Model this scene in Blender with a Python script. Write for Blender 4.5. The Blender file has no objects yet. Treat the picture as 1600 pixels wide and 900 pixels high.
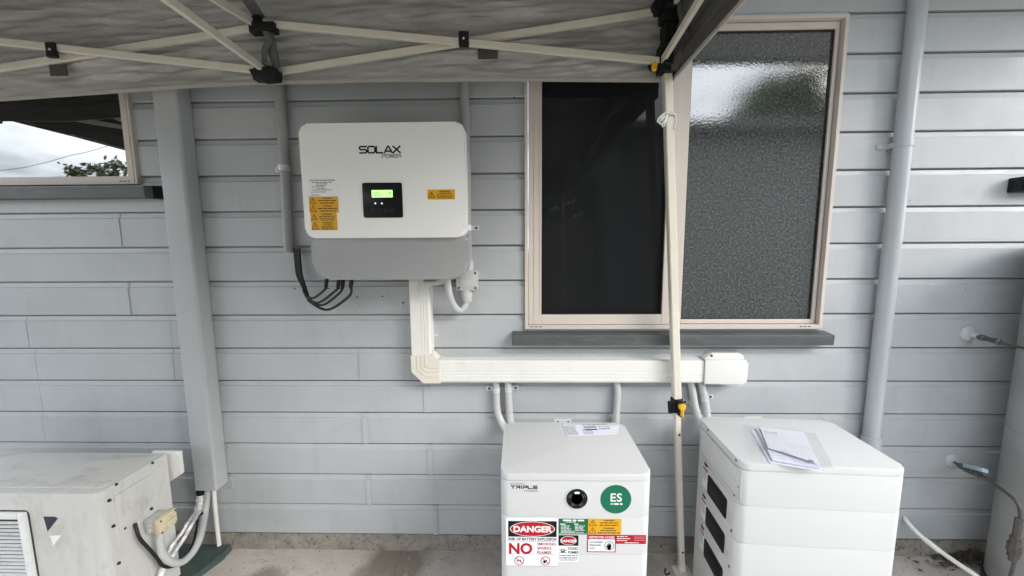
import bpy, bmesh, math, random
from mathutils import Vector, Matrix, noise
random.seed(7)
sc = bpy.context.scene
C = sc.collection
PI = math.pi

# ------------------------------------------------------------------ camera, sky, sun, exposure
CAM = Vector((0.0, -1.4, 1.25))
FPX = 580.3                                   # focal length in pixels of the 1600 x 900 photograph
RT = Vector((0.99979, 0.01977, -0.00599))
UP = Vector((0.003726, 0.112635, 0.993629))
FW = Vector((-0.020318, 0.99344, -0.112537))
cam_d = bpy.data.cameras.new("camera"); cam = bpy.data.objects.new("camera", cam_d); C.objects.link(cam)
cam_d.sensor_fit = 'HORIZONTAL'; cam_d.sensor_width = 36.0; cam_d.lens = 36.0 * FPX / 1600.0
cam_d.clip_start = 0.02; cam_d.clip_end = 600
M = Matrix.Identity(4)
for i in range(3):
    M[i][0] = RT[i]; M[i][1] = UP[i]; M[i][2] = -FW[i]; M[i][3] = CAM[i]
cam.matrix_world = M
sc.camera = cam

SUN_DIR = Vector((1.25, -1.0, 0.80)).normalized()     # towards the sun
sun_d = bpy.data.lights.new("sun", 'SUN'); sun_d.energy = 1.9; sun_d.angle = math.radians(32); sun_d.color = (1.0, 0.97, 0.93)
sun = bpy.data.objects.new("sun", sun_d); C.objects.link(sun)
sun.rotation_euler = SUN_DIR.to_track_quat('Z', 'Y').to_euler()

world = bpy.data.worlds.new("World"); sc.world = world; world.use_nodes = True
nt = world.node_tree; nt.nodes.clear()
def wn(t, **k):
    n = nt.nodes.new(t)
    for a, b in k.items(): setattr(n, a, b)
    return n
sky = wn('ShaderNodeTexSky', sky_type='NISHITA', sun_disc=False, sun_elevation=math.asin(SUN_DIR.z),
         sun_rotation=math.atan2(SUN_DIR.x, SUN_DIR.y), dust_density=2.0)
tc = wn('ShaderNodeTexCoord'); mp = wn('ShaderNodeMapping'); mp.inputs['Scale'].default_value = (1.6, 1.6, 4.5)
nz = wn('ShaderNodeTexNoise'); nz.inputs['Scale'].default_value = 1.7; nz.inputs['Detail'].default_value = 6; nz.inputs['Roughness'].default_value = .55
rp = wn('ShaderNodeValToRGB'); rp.color_ramp.elements[0].position = .40; rp.color_ramp.elements[0].color = (.28, .28, .28, 1); rp.color_ramp.elements[1].position = .60
mx = wn('ShaderNodeMix', data_type='RGBA'); mx.inputs[7].default_value = (20.7, 22.0, 23.7, 1)
bg = wn('ShaderNodeBackground'); bg.inputs['Strength'].default_value = 0.10
wo = wn('ShaderNodeOutputWorld')
L = nt.links.new
L(tc.outputs['Generated'], mp.inputs['Vector']); L(mp.outputs['Vector'], nz.inputs['Vector']); L(nz.outputs['Fac'], rp.inputs['Fac'])
L(rp.outputs['Color'], mx.inputs[0]); L(sky.outputs['Color'], mx.inputs[6]); L(mx.outputs[2], bg.inputs['Color']); L(bg.outputs['Background'], wo.inputs['Surface'])

sc.view_settings.view_transform = 'Standard'; sc.view_settings.look = 'None'
sc.view_settings.gamma = 1.0; sc.view_settings.use_curve_mapping = False
sc.view_settings.exposure = 1.02
sc.cycles.max_bounces = 8; sc.cycles.diffuse_bounces = 5; sc.cycles.use_denoising = True

# ------------------------------------------------------------------ surveying helpers: a ray of the photograph met with a plane
def ray(px, py): return RT * ((px - 800) / FPX) + UP * ((450 - py) / FPX) + FW
def at(px, py, y=0.0):
    d = ray(px, py); return CAM + d * ((y - CAM.y) / d.y)
def onz(px, py, z):
    d = ray(px, py); return CAM + d * ((z - CAM.z) / d.z)
def onx(px, py, x):
    d = ray(px, py); return CAM + d * ((x - CAM.x) / d.x)

# ------------------------------------------------------------------ materials
def mat(name, col, rough=.5, metal=0.0, var=0.0, vscale=6.0, stretch=(1, 1, 1), bump=0.0, bscale=200.0, dirt=None, dirt_amt=0.0, dirt_scale=3.0, dirt_lo=.52, dirt_hi=.72, spec=.5, ior=None, emit=None, alpha=1.0, rvar=0.0):
    m = bpy.data.materials.new(name); m.use_nodes = True
    t = m.node_tree; N = t.nodes; p = N['Principled BSDF']; ln = t.links.new
    col = tuple(col)
    p.inputs['Roughness'].default_value = rough; p.inputs['Metallic'].default_value = metal
    p.inputs['Specular IOR Level'].default_value = spec
    if ior: p.inputs['IOR'].default_value = ior
    p.inputs['Base Color'].default_value = col + (1,)
    p.inputs['Alpha'].default_value = alpha
    if emit:
        p.inputs['Emission Color'].default_value = tuple(emit[0]) + (1,); p.inputs['Emission Strength'].default_value = emit[1]
    if var or bump or dirt_amt or rvar:
        g = N.new('ShaderNodeNewGeometry'); mpn = N.new('ShaderNodeMapping'); mpn.inputs['Scale'].default_value = stretch
        ln(g.outputs['Position'], mpn.inputs['Vector'])
        src = None
        if var or rvar:
            n = N.new('ShaderNodeTexNoise'); n.inputs['Scale'].default_value = vscale; n.inputs['Detail'].default_value = 5; n.inputs['Roughness'].default_value = .6
            ln(mpn.outputs['Vector'], n.inputs['Vector'])
            if var:
                mr = N.new('ShaderNodeMapRange'); mr.inputs['From Min'].default_value = .25; mr.inputs['From Max'].default_value = .75
                mr.inputs['To Min'].default_value = 1 - var; mr.inputs['To Max'].default_value = 1 + var
                ln(n.outputs['Fac'], mr.inputs['Value'])
                mm = N.new('ShaderNodeMix'); mm.data_type = 'RGBA'; mm.blend_type = 'MULTIPLY'; mm.inputs[0].default_value = 1
                mm.inputs[6].default_value = col + (1,); ln(mr.outputs['Result'], mm.inputs[7]); src = mm.outputs[2]
            if rvar:
                m2 = N.new('ShaderNodeMapRange'); m2.inputs['From Min'].default_value = .3; m2.inputs['From Max'].default_value = .7
                m2.inputs['To Min'].default_value = max(.02, rough - rvar); m2.inputs['To Max'].default_value = rough + rvar
                ln(n.outputs['Fac'], m2.inputs['Value']); ln(m2.outputs['Result'], p.inputs['Roughness'])
        if dirt_amt:
            n2 = N.new('ShaderNodeTexNoise'); n2.inputs['Scale'].default_value = dirt_scale; n2.inputs['Detail'].default_value = 8; n2.inputs['Roughness'].default_value = .7
            mp2 = N.new('ShaderNodeMapping'); mp2.inputs['Location'].default_value = (3.1, 1.7, 5.3); mp2.inputs['Scale'].default_value = stretch
            ln(g.outputs['Position'], mp2.inputs['Vector']); ln(mp2.outputs['Vector'], n2.inputs['Vector'])
            r2 = N.new('ShaderNodeMapRange'); r2.inputs['From Min'].default_value = dirt_lo; r2.inputs['From Max'].default_value = dirt_hi
            r2.inputs['To Max'].default_value = dirt_amt; ln(n2.outputs['Fac'], r2.inputs['Value'])
            md = N.new('ShaderNodeMix'); md.data_type = 'RGBA'; ln(r2.outputs['Result'], md.inputs[0])
            if src: ln(src, md.inputs[6])
            else: md.inputs[6].default_value = col + (1,)
            md.inputs[7].default_value = tuple(dirt) + (1,); src = md.outputs[2]
        if src: ln(src, p.inputs['Base Color'])
        if bump:
            nb = N.new('ShaderNodeTexNoise'); nb.inputs['Scale'].default_value = bscale; nb.inputs['Detail'].default_value = 4
            ln(mpn.outputs['Vector'], nb.inputs['Vector'])
            b = N.new('ShaderNodeBump'); b.inputs['Strength'].default_value = bump; b.inputs['Distance'].default_value = .004
            ln(nb.outputs['Fac'], b.inputs['Height']); ln(b.outputs['Normal'], p.inputs['Normal'])
    return m

WALL = mat('grey_paint', (.425, .443, .458), .42, var=.06, vscale=4.5, stretch=(1, 1, 1), bump=.10, bscale=260, dirt=(.27, .285, .28), dirt_amt=.4, dirt_scale=9.0, dirt_lo=.56, dirt_hi=.8, rvar=.1)
WALLD = mat('grey_duct_paint', (.40, .415, .425), .38, var=.04, vscale=5, bump=.05, bscale=220)
PIPE = mat('grey_pipe_paint', (.42, .44, .465), .3, var=.04, vscale=5, bump=.03, bscale=200)
BEIGE = mat('beige_aluminium', (.58, .52, .47), .5, var=.03, vscale=8, dirt=(.35, .28, .22), dirt_amt=.3, dirt_scale=9, dirt_lo=.6, dirt_hi=.8)
SILL = mat('dark_sill_paint', (.075, .085, .085), .5, var=.18, vscale=14, stretch=(.5, 2, 2), bump=.25, bscale=120, dirt=(.2, .2, .19), dirt_amt=.35, dirt_scale=12)
WHITE = mat('white_powdercoat', (.86, .855, .835), .42, var=.012, vscale=4, bump=.06, bscale=700)
WHITEB = mat('white_battery_coat', (.63, .635, .63), .45, var=.015, vscale=5, bump=.08, bscale=600, dirt=(.50, .50, .48), dirt_amt=.3, dirt_scale=6, dirt_lo=.6, dirt_hi=.8)
GREYC = mat('grey_cover_coat', (.32, .323, .33), .38, var=.02, vscale=5, bump=.06, bscale=700)
BODY = mat('dark_heatsink', (.16, .16, .16), .5, metal=.3)
BLACK = mat('black_plastic', (.010, .010, .011), .55, spec=.3, bump=.05, bscale=300)
BLACKG = mat('black_gloss', (.007, .007, .008), .30, spec=.3)
RUBBER = mat('black_rubber', (.014, .014, .015), .5)
CABLE = mat('black_cable_sheath', (.009, .009, .009), .55)
CREAM = mat('cream_trunking', (.76, .755, .715), .33, var=.02, vscale=7, dirt=(.55, .5, .4), dirt_amt=.2, dirt_scale=12, dirt_lo=.62, dirt_hi=.8)
CREAME = mat('cream_elbow', (.70, .665, .59), .35, var=.02, vscale=7)
WHITEP = mat('white_pvc', (.70, .70, .67), .3, var=.02, vscale=8)
CONDUIT = mat('light_grey_pvc', (.50, .505, .50), .36, var=.04, vscale=10, dirt=(.36, .36, .35), dirt_amt=.3, dirt_scale=20)
CONDUITD = mat('grey_pvc', (.34, .35, .35), .4, var=.04, vscale=10)
ZINC = mat('galvanised_steel', (.66, .67, .69), .40, metal=.35, var=.2, vscale=60)
STEELD = mat('dark_screw', (.05, .05, .05), .4, metal=.6)
CONC = None
FOOT = mat('rough_footing_concrete', (.28, .255, .22), .9, var=.25, vscale=22, bump=.9, bscale=75, dirt=(.10, .085, .07), dirt_amt=.8, dirt_scale=26, dirt_lo=.56, dirt_hi=.68)
PEBBLE = mat('dark_aggregate', (.10, .09, .085), .8, var=.4, vscale=80)
TENTP = mat('cream_tent_steel', (.68, .64, .55), .4, var=.05, vscale=14, dirt=(.25, .2, .13), dirt_amt=.7, dirt_scale=45, dirt_lo=.66, dirt_hi=.74)
STRAP = mat('grey_webbing', (.12, .12, .125), .8, bump=.4, bscale=500)
PATCH = mat('brown_velcro', (.085, .07, .06), .9, bump=.4, bscale=500)
HEM = mat('pale_hem_binding', (.46, .43, .385), .8, bump=.3, bscale=300, var=.1, vscale=12)
YEL = mat('yellow_label', (.72, .37, .012), .45)
YELP = mat('yellow_plastic', (.82, .42, .01), .35)
PAPER = mat('white_label', (.84, .845, .87), .5)
PAPERL = mat('lilac_white_paper', (.78, .79, .88), .55)
REDI = mat('red_ink', (.44, .008, .02), .5, spec=.25)
GREENI = mat('green_ink', (.0, .13, .045), .45)
ESG = mat('green_reflective', (.0, .145, .075), .4)
INK = mat('black_ink', (.008, .008, .009), .6, spec=.2)
INKB = mat('grey_ink', (.25, .25, .28), .5)
INKW = mat('white_ink', (.85, .85, .85), .5)
NAVY = mat('navy_ink', (.02, .02, .05), .5)
LCD = mat('lit_display', (.2, .55, .15), .3, emit=((.36, .95, .22), .85))
LED = mat('lit_led', (.8, .9, 1), .3, emit=((.75, .88, 1), 1.3))
LEDG = mat('green_led', (.2, .8, .3), .3, emit=((.35, 1, .5), 1.6))
ACW = mat('weathered_ac_paint', (.60, .595, .57), .5, var=.06, vscale=4, bump=.08, bscale=200, dirt=(.33, .31, .26), dirt_amt=.7, dirt_scale=9, stretch=(1, 1.8, .7), dirt_lo=.52, dirt_hi=.75)
ACG = mat('grille_plastic', (.78, .785, .775), .45, var=.05, vscale=12, dirt=(.42, .40, .36), dirt_amt=.35, dirt_scale=18)
ACD = mat('dark_ac_inside', (.03, .03, .032), .7)
CREAMI = mat('yellowed_plastic', (.62, .55, .38), .35, var=.06, vscale=20)
GREYI = mat('grey_isolator_base', (.52, .52, .50), .4, var=.05, vscale=20)
FOIL = mat('foil_tape', (.74, .74, .74), .42, metal=.45, var=.15, vscale=40, bump=.8, bscale=60)
GREENP = mat('green_slab_paint', (.055, .085, .078), .6, var=.25, vscale=14, bump=.3, bscale=90, dirt=(.17, .16, .14), dirt_amt=.6, dirt_scale=12)
TANK = mat('grey_heater_paint', (.34, .34, .335), .42, var=.08, vscale=3, bump=.12, bscale=60, dirt=(.2, .19, .18), dirt_amt=.35, dirt_scale=6)
COPPER = mat('tarnished_copper', (.088, .080, .074), .55, metal=.4, var=.3, vscale=50)
BRASS = mat('tarnished_brass', (.12, .112, .105), .45, metal=.6, var=.3, vscale=60)
ESCU = mat('painted_flange', (.42, .44, .45), .45, var=.12, vscale=40)
LEVER = mat('pale_blue_lever', (.32, .43, .50), .45, var=.12, vscale=30)
CORD = mat('white_cord', (.72, .72, .70), .7, bump=.4, bscale=600)
FASC = mat('painted_soffit', (.52, .53, .53), .6, var=.04)
LEAFD = mat('dead_leaf', (.085, .06, .04), .8, var=.4, vscale=60)
LEAF = mat('green_leaf', (.07, .11, .035), .5, var=.4, vscale=3)
BARK = mat('bark', (.14, .11, .085), .9, var=.3, vscale=20, bump=.6, bscale=40)
GRASS = mat('lawn', (.12, .125, .07), .9, var=.3, vscale=8, bump=.6, bscale=60)
NWALL = mat('neighbour_wall_paint', (.20, .21, .20), .6, var=.1, vscale=2)
NROOF = mat('neighbour_roof', (.20, .19, .185), .6, var=.12, vscale=3)
FENCE = mat('timber_fence', (.22, .19, .16), .8, var=.2, vscale=6)
WIRE = mat('black_wire', (.02, .02, .02), .6)

def streaks(m, col, amt, scale, stretch, lo=.55, hi=.75):
    t = m.node_tree; N = t.nodes; ln = t.links.new; p = N['Principled BSDF']
    g = N.new('ShaderNodeNewGeometry'); mpn = N.new('ShaderNodeMapping'); mpn.inputs['Scale'].default_value = stretch; mpn.inputs['Location'].default_value = (2.3, 8.1, .7)
    ln(g.outputs['Position'], mpn.inputs['Vector'])
    n = N.new('ShaderNodeTexNoise'); n.inputs['Scale'].default_value = scale; n.inputs['Detail'].default_value = 6; n.inputs['Roughness'].default_value = .65; ln(mpn.outputs['Vector'], n.inputs['Vector'])
    r = N.new('ShaderNodeMapRange'); r.inputs['From Min'].default_value = lo; r.inputs['From Max'].default_value = hi; r.inputs['To Max'].default_value = amt; ln(n.outputs['Fac'], r.inputs['Value'])
    mm = N.new('ShaderNodeMix'); mm.data_type = 'RGBA'; ln(r.outputs['Result'], mm.inputs[0])
    L_ = p.inputs['Base Color'].links
    if L_: ln(L_[0].from_socket, mm.inputs[6])
    else: mm.inputs[6].default_value = p.inputs['Base Color'].default_value
    mm.inputs[7].default_value = tuple(col) + (1,); ln(mm.outputs[2], p.inputs['Base Color'])
streaks(WALL, (.29, .30, .29), .28, 3.0, (7, 7, .8)); streaks(WALL, (.50, .515, .52), .35, 9.0, (1, 1, 2.5), .58, .8)
streaks(WALL, (.22, .22, .20), .7, 60.0, (1, 1, .5), .67, .76)
streaks(PIPE, (.30, .31, .31), .35, 3.0, (9, 9, .7)); streaks(TANK, (.22, .21, .20), .4, 2.5, (6, 6, .6)); streaks(WALLD, (.32, .33, .33), .35, 3.0, (8, 8, .7))
streaks(ACW, (.40, .38, .33), .5, 3.5, (5, 5, .8)); streaks(ACW, (.34, .32, .28), .45, 45.0, (1, 2, 1), .66, .76)
streaks(WHITEB, (.48, .48, .46), .35, 40.0, (1, 1, 2), .68, .78); streaks(CREAM, (.58, .56, .48), .35, 4.0, (2, 3, 2)); streaks(CREAM, (.40, .36, .28), .5, 50.0, (1, 1, 1), .68, .76)
streaks(WHITEP, (.55, .54, .5), .4, 14.0, (1, 1, 1)); streaks(SILL, (.16, .17, .165), .5, 10.0, (1.5, 3, 5))

def glass(name, base, rough, ior, bump=0.0, bs=120.0, tex='noise', rb=.1, trans=0.0):
    m = bpy.data.materials.new(name); m.use_nodes = True
    t = m.node_tree; N = t.nodes; p = N['Principled BSDF']; ln = t.links.new
    p.inputs['Base Color'].default_value = base + (1,); p.inputs['Roughness'].default_value = rough; p.inputs['IOR'].default_value = ior
    g = N.new('ShaderNodeNewGeometry')
    if bump:
        n = N.new('ShaderNodeTexNoise'); n.inputs['Scale'].default_value = bs; n.inputs['Detail'].default_value = 2.5; n.inputs['Roughness'].default_value = .6
        ln(g.outputs['Position'], n.inputs['Vector'])
        b = N.new('ShaderNodeBump'); b.inputs['Strength'].default_value = bump; b.inputs['Distance'].default_value = .002
        ln(n.outputs['Fac'], b.inputs['Height']); ln(b.outputs['Normal'], p.inputs['Normal'])
        n = N.new('ShaderNodeTexNoise'); n.inputs['Scale'].default_value = bs * 1.05; n.inputs['Detail'].default_value = 4; ln(g.outputs['Position'], n.inputs['Vector'])
        mr = N.new('ShaderNodeMapRange'); mr.inputs['From Min'].default_value = .35; mr.inputs['From Max'].default_value = .65
        mr.inputs['To Min'].default_value = .28; mr.inputs['To Max'].default_value = 1.95; ln(n.outputs['Fac'], mr.inputs['Value'])
        mm = N.new('ShaderNodeMix'); mm.data_type = 'RGBA'; mm.blend_type = 'MULTIPLY'; mm.inputs[0].default_value = 1
        mm.inputs[6].default_value = base + (1,); ln(mr.outputs['Result'], mm.inputs[7]); ln(mm.outputs[2], p.inputs['Base Color'])
    else:
        n = N.new('ShaderNodeTexNoise'); n.inputs['Scale'].default_value = 2.5; ln(g.outputs['Position'], n.inputs['Vector'])
        b = N.new('ShaderNodeBump'); b.inputs['Strength'].default_value = .05; b.inputs['Distance'].default_value = .01
        ln(n.outputs['Fac'], b.inputs['Height']); ln(b.outputs['Normal'], p.inputs['Normal'])
    return m
GLASS = glass('reflective_window_glass', (.012, .013, .013), .015, 3.1)
GLASSD = glass('dark_screened_glass', (.014, .015, .016), .05, 1.30)
GLASSO = glass('obscure_window_glass', (.046, .050, .049), .02, 2.4, bump=.07, bs=120)

def cloth(name, col, trans):
    m = mat(name, col, .85, var=.30, vscale=13, stretch=(.30, .30, 2.0), bump=.6, bscale=55, dirt=tuple(c * .55 for c in col), dirt_amt=.65, dirt_scale=20, dirt_lo=.46, dirt_hi=.75)
    t = m.node_tree; N = t.nodes; ln = t.links.new; p = N['Principled BSDF']
    tr = N.new('ShaderNodeBsdfTranslucent'); src = p.inputs['Base Color'].links[0].from_socket; ln(src, tr.inputs['Color'])
    ms = N.new('ShaderNodeMixShader'); ms.inputs[0].default_value = trans
    ln(p.outputs[0], ms.inputs[1]); ln(tr.outputs[0], ms.inputs[2]); ln(ms.outputs[0], N['Material Output'].inputs['Surface'])
    return m
CLOTH = cloth('silver_grey_canopy_cloth', (.55, .54, .52), .25)
CLOTH_DARK_SHADED = cloth('dark_shaded_canopy_cloth', (.10, .098, .094), .03)  # shade of the side and front valances put into the colour; also bunched cloth

def concrete():
    m = mat('pale_concrete', (.47, .435, .39), .85, var=.10, vscale=10, bump=.5, bscale=70, dirt=(.33, .29, .25), dirt_amt=.5, dirt_scale=4, dirt_lo=.5, dirt_hi=.72)
    t = m.node_tree; N = t.nodes; ln = t.links.new; p = N['Principled BSDF']
    src = p.inputs['Base Color'].links[0].from_socket
    g = N.new('ShaderNodeNewGeometry')
    nw = N.new('ShaderNodeTexNoise'); nw.inputs['Scale'].default_value = 9; nw.inputs['Detail'].default_value = 5; ln(g.outputs['Position'], nw.inputs['Vector'])
    wv = N.new('ShaderNodeVectorMath'); wv.operation = 'MULTIPLY_ADD'; ln(nw.outputs['Color'], wv.inputs[0]); wv.inputs[1].default_value = (.16, .16, 0)
    ln(g.outputs['Position'], wv.inputs[2])
    for (cx, cy, sx, sy, amt) in ((-.50, -.10, .16, .26, .9), (-.98, -.20, .14, .12, .8), (1.30, -.20, .2, .12, .3), (.46, -.10, .10, .14, .35)):
        mp_ = N.new('ShaderNodeVectorMath'); mp_.operation = 'SUBTRACT'; ln(wv.outputs[0], mp_.inputs[0]); mp_.inputs[1].default_value = (cx + .08, cy + .08, 0)
        sv = N.new('ShaderNodeVectorMath'); sv.operation = 'MULTIPLY'; ln(mp_.outputs[0], sv.inputs[0]); sv.inputs[1].default_value = (1 / sx, 1 / sy, 0)
        le = N.new('ShaderNodeVectorMath'); le.operation = 'LENGTH'; ln(sv.outputs[0], le.inputs[0])
        mr = N.new('ShaderNodeMapRange'); mr.inputs['From Min'].default_value = .62; mr.inputs['From Max'].default_value = 1.0
        mr.inputs['To Min'].default_value = amt; mr.inputs['To Max'].default_value = 0; ln(le.outputs['Value'], mr.inputs['Value'])
        mm = N.new('ShaderNodeMix'); mm.data_type = 'RGBA'; ln(mr.outputs['Result'], mm.inputs[0]); ln(src, mm.inputs[6]); mm.inputs[7].default_value = (.19, .155, .125, 1)
        src = mm.outputs[2]
    ln(src, p.inputs['Base Color'])
    return m
CONC = concrete()

streaks(CONC, (.24, .21, .18), .55, 55.0, (1, 1, 1), .62, .74); streaks(CONC, (.60, .57, .52), .5, 24.0, (1, 1, 1), .60, .76); streaks(CONC, (.30, .265, .23), .5, 7.0, (1, 1.6, 1), .54, .66)
def clear_plastic():
    m = bpy.data.materials.new('clear_plastic_film'); m.use_nodes = True
    t = m.node_tree; N = t.nodes; N.remove(N['Principled BSDF']); ln = t.links.new
    tr = N.new('ShaderNodeBsdfTransparent'); tr.inputs[0].default_value = (.96, .96, .97, 1)
    gl = N.new('ShaderNodeBsdfGlossy'); gl.inputs['Roughness'].default_value = .12
    fr = N.new('ShaderNodeValue'); fr.outputs[0].default_value = .0
    ad = N.new('ShaderNodeMath'); ad.operation = 'ADD'; ad.inputs[1].default_value = .06
    ms = N.new('ShaderNodeMixShader')
    ln(fr.outputs[0], ad.inputs[0]); ln(ad.outputs[0], ms.inputs[0]); ln(tr.outputs[0], ms.inputs[1]); ln(gl.outputs[0], ms.inputs[2]); ln(ms.outputs[0], N['Material Output'].inputs['Surface'])
    return m
FILM = clear_plastic()

# ------------------------------------------------------------------ mesh helpers
class Frame:                                    # a local right-handed frame on a surface: u right, v up, n out of the surface
    def __init__(s, o, u, v):
        s.o = Vector(o); s.u = Vector(u).normalized(); s.v = Vector(v).normalized(); s.n = s.u.cross(s.v)
    def p(s, a, b, h=0.0): return s.o + s.u * a + s.v * b + s.n * h
WORLD_XY = Frame((0, 0, 0), (1, 0, 0), (0, 1, 0))
def wallframe(y, x=0, z=0): return Frame((x, y, z), (1, 0, 0), (0, 0, 1))       # n = -y, towards the viewer

class MB:
    def __init__(s): s.bm = bmesh.new()
    def prism(s, pts, h0, h1, fr=WORLD_XY, bev=0.0, seg=2, ends=3):
        bm = s.bm
        lo = [bm.verts.new(fr.p(a, b, h0)) for a, b in pts]; hi = [bm.verts.new(fr.p(a, b, h1)) for a, b in pts]
        n = len(pts)
        fs = [bm.faces.new(hi), bm.faces.new(lo[::-1])]
        for i in range(n): fs.append(bm.faces.new((lo[i], lo[(i + 1) % n], hi[(i + 1) % n], hi[i])))
        if bev:
            es = set()
            if ends & 1: es |= set(fs[0].edges)
            if ends & 2: es |= set(fs[1].edges)
            if ends & 4:
                for f in fs: es |= set(f.edges)
            bmesh.ops.bevel(bm, geom=list(es), offset=bev, segments=seg, affect='EDGES', profile=.5, clamp_overlap=True)
        return s
    def box(s, lo, hi, bev=0.0, seg=2):
        return s.prism([(lo[0], lo[1]), (hi[0], lo[1]), (hi[0], hi[1]), (lo[0], hi[1])], lo[2], hi[2], WORLD_XY, bev, seg, 7)
    def fbox(s, fr, a0, b0, a1, b1, h0, h1, bev=0.0):
        return s.prism([(a0, b0), (a1, b0), (a1, b1), (a0, b1)], h0, h1, fr, bev, 2, 7)
    def bar(s, p, q, w, d, up=(0, 0, 1), bev=0.0):      # rectangular bar from p to q
        p = Vector(p); q = Vector(q); n = (q - p); ln_ = n.length; n.normalize()
        u = Vector(up).cross(n)
        if u.length < 1e-4: u = Vector((1, 0, 0))
        u.normalize(); v = n.cross(u)
        f = Frame(p, u, v)
        return s.prism([(-w / 2, -d / 2), (w / 2, -d / 2), (w / 2, d / 2), (-w / 2, d / 2)], 0, ln_, f, bev, 1, 7)
    def tube(s, path, r, seg=10, caps=True):
        bm = s.bm; P = [Vector(p) for p in path]; n = len(P)
        rs = r if isinstance(r, (list, tuple)) else [r] * n
        T = []
        for i in range(n):
            t = (P[min(i + 1, n - 1)] - P[max(i - 1, 0)]); T.append(t.normalized())
        ref = Vector((0, 0, 1)) if abs(T[0].z) < .9 else Vector((1, 0, 0))
        u = ref.cross(T[0]).normalized(); rings = []
        for i in range(n):
            u = (u - T[i] * u.dot(T[i])).normalized(); v = T[i].cross(u)
            rings.append([bm.verts.new(P[i] + (u * math.cos(2 * PI * k / seg) + v * math.sin(2 * PI * k / seg)) * rs[i]) for k in range(seg)])
        for a, b in zip(rings, rings[1:]):
            for k in range(seg): bm.faces.new((a[k], a[(k + 1) % seg], b[(k + 1) % seg], b[k]))
        if caps: bm.faces.new(rings[0][::-1]); bm.faces.new(rings[-1])
        return s
    def lathe(s, prof, o, axis, seg=24):               # prof: (radius, height along axis)
        ax = Vector(axis).normalized(); o = Vector(o)
        path = [o + ax * h for r_, h in prof]
        bm = s.bm; ref = Vector((0, 0, 1)) if abs(ax.z) < .9 else Vector((1, 0, 0))
        u = ref.cross(ax).normalized(); v = ax.cross(u); rings = []
        for (r_, h), c in zip(prof, path):
            rings.append([bm.verts.new(c + (u * math.cos(2 * PI * k / seg) + v * math.sin(2 * PI * k / seg)) * max(r_, 1e-4)) for k in range(seg)])
        for a, b in zip(rings, rings[1:]):
            for k in range(seg): bm.faces.new((a[k], a[(k + 1) % seg], b[(k + 1) % seg], b[k]))
        bm.faces.new(rings[0][::-1]); bm.faces.new(rings[-1])
        return s
    def poly(s, pts):
        s.bm.faces.new([s.bm.verts.new(Vector(p)) for p in pts]); return s
    def rect(s, fr, a0, b0, a1, b1, h=0.0):
        return s.poly([fr.p(a0, b0, h), fr.p(a1, b0, h), fr.p(a1, b1, h), fr.p(a0, b1, h)])
    def ring(s, fr, a, b, r0, r1, h=0.0, seg=28, sx=1.0, a0=0, a1=2 * PI):
        bm = s.bm; n = seg
        ang = [a0 + (a1 - a0) * k / n for k in range(n + 1)]
        A = [bm.verts.new(fr.p(a + r0 * sx * math.cos(t), b + r0 * math.sin(t), h)) for t in ang]
        B = [bm.verts.new(fr.p(a + r1 * sx * math.cos(t), b + r1 * math.sin(t), h)) for t in ang]
        for k in range(n): bm.faces.new((A[k], B[k], B[k + 1], A[k + 1]))
        return s
    def disk(s, fr, a, b, r, h=0.0, seg=28, sx=1.0):
        return s.poly([fr.p(a + r * sx * math.cos(2 * PI * k / seg), b + r * math.sin(2 * PI * k / seg), h) for k in range(seg)])
    def tri(s, fr, a, b, size, w, h=0.0):               # outline triangle
        P = [(a - size * .55, b - size * .45), (a + size * .55, b - size * .45), (a, b + size * .55)]
        for i in range(3):
            p = Vector(P[i]); q = Vector(P[(i + 1) % 3]); d = (q - p).normalized(); n = Vector((-d.y, d.x)) * w / 2; e = d * w / 2
            s.poly([fr.p(*(p - n - e), h), fr.p(*(q - n + e), h), fr.p(*(q + n + e), h), fr.p(*(p + n - e), h)])
        s.rect(fr, a - w * .45, b - size * .25, a + w * .45, b + size * .22, h)
        return s
    def words(s, fr, a0, a1, b, hgt, h=0.0, rnd=random, fill=.62):   # illegible small print: broken dashes
        x = a0
        while x < a1 - hgt * .5:
            w = min(hgt * rnd.uniform(1.2, 4.2), a1 - x)
            s.rect(fr, x, b - hgt * fill / 2, x + w, b + hgt * fill / 2, h); x += w + hgt * .55
        return s
    def stroke(s, fr, pts, w, h=0.0):
        for p, q in zip(pts, pts[1:]):
            p = Vector(p); q = Vector(q); d = (q - p).normalized(); n = Vector((-d.y, d.x)) * w / 2
            s.poly([fr.p(*(p - n), h), fr.p(*(q - n), h), fr.p(*(q + n), h), fr.p(*(p + n), h)])
        return s
    def text(s, fr, body, a, b, size, h=0.0, sx=1.0, align='LEFT', bold=0.0, space=1.0):
        cu = bpy.data.curves.new('t', 'FONT'); cu.body = body; cu.size = size; cu.align_x = align; cu.offset = bold; cu.space_character = space; cu.resolution_u = 3
        o = bpy.data.objects.new('t', cu); C.objects.link(o)
        bpy.context.view_layer.update()
        me = bpy.data.meshes.new_from_object(o.evaluated_get(bpy.context.evaluated_depsgraph_get()))
        vs = [s.bm.verts.new(fr.p(a + v.co.x * sx, b + v.co.y, h)) for v in me.vertices]
        for p in me.polygons:
            try: s.bm.faces.new([vs[i] for i in p.vertices])
            except ValueError: pass
        bpy.data.objects.remove(o); bpy.data.curves.remove(cu); bpy.data.meshes.remove(me)
        return s
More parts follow.
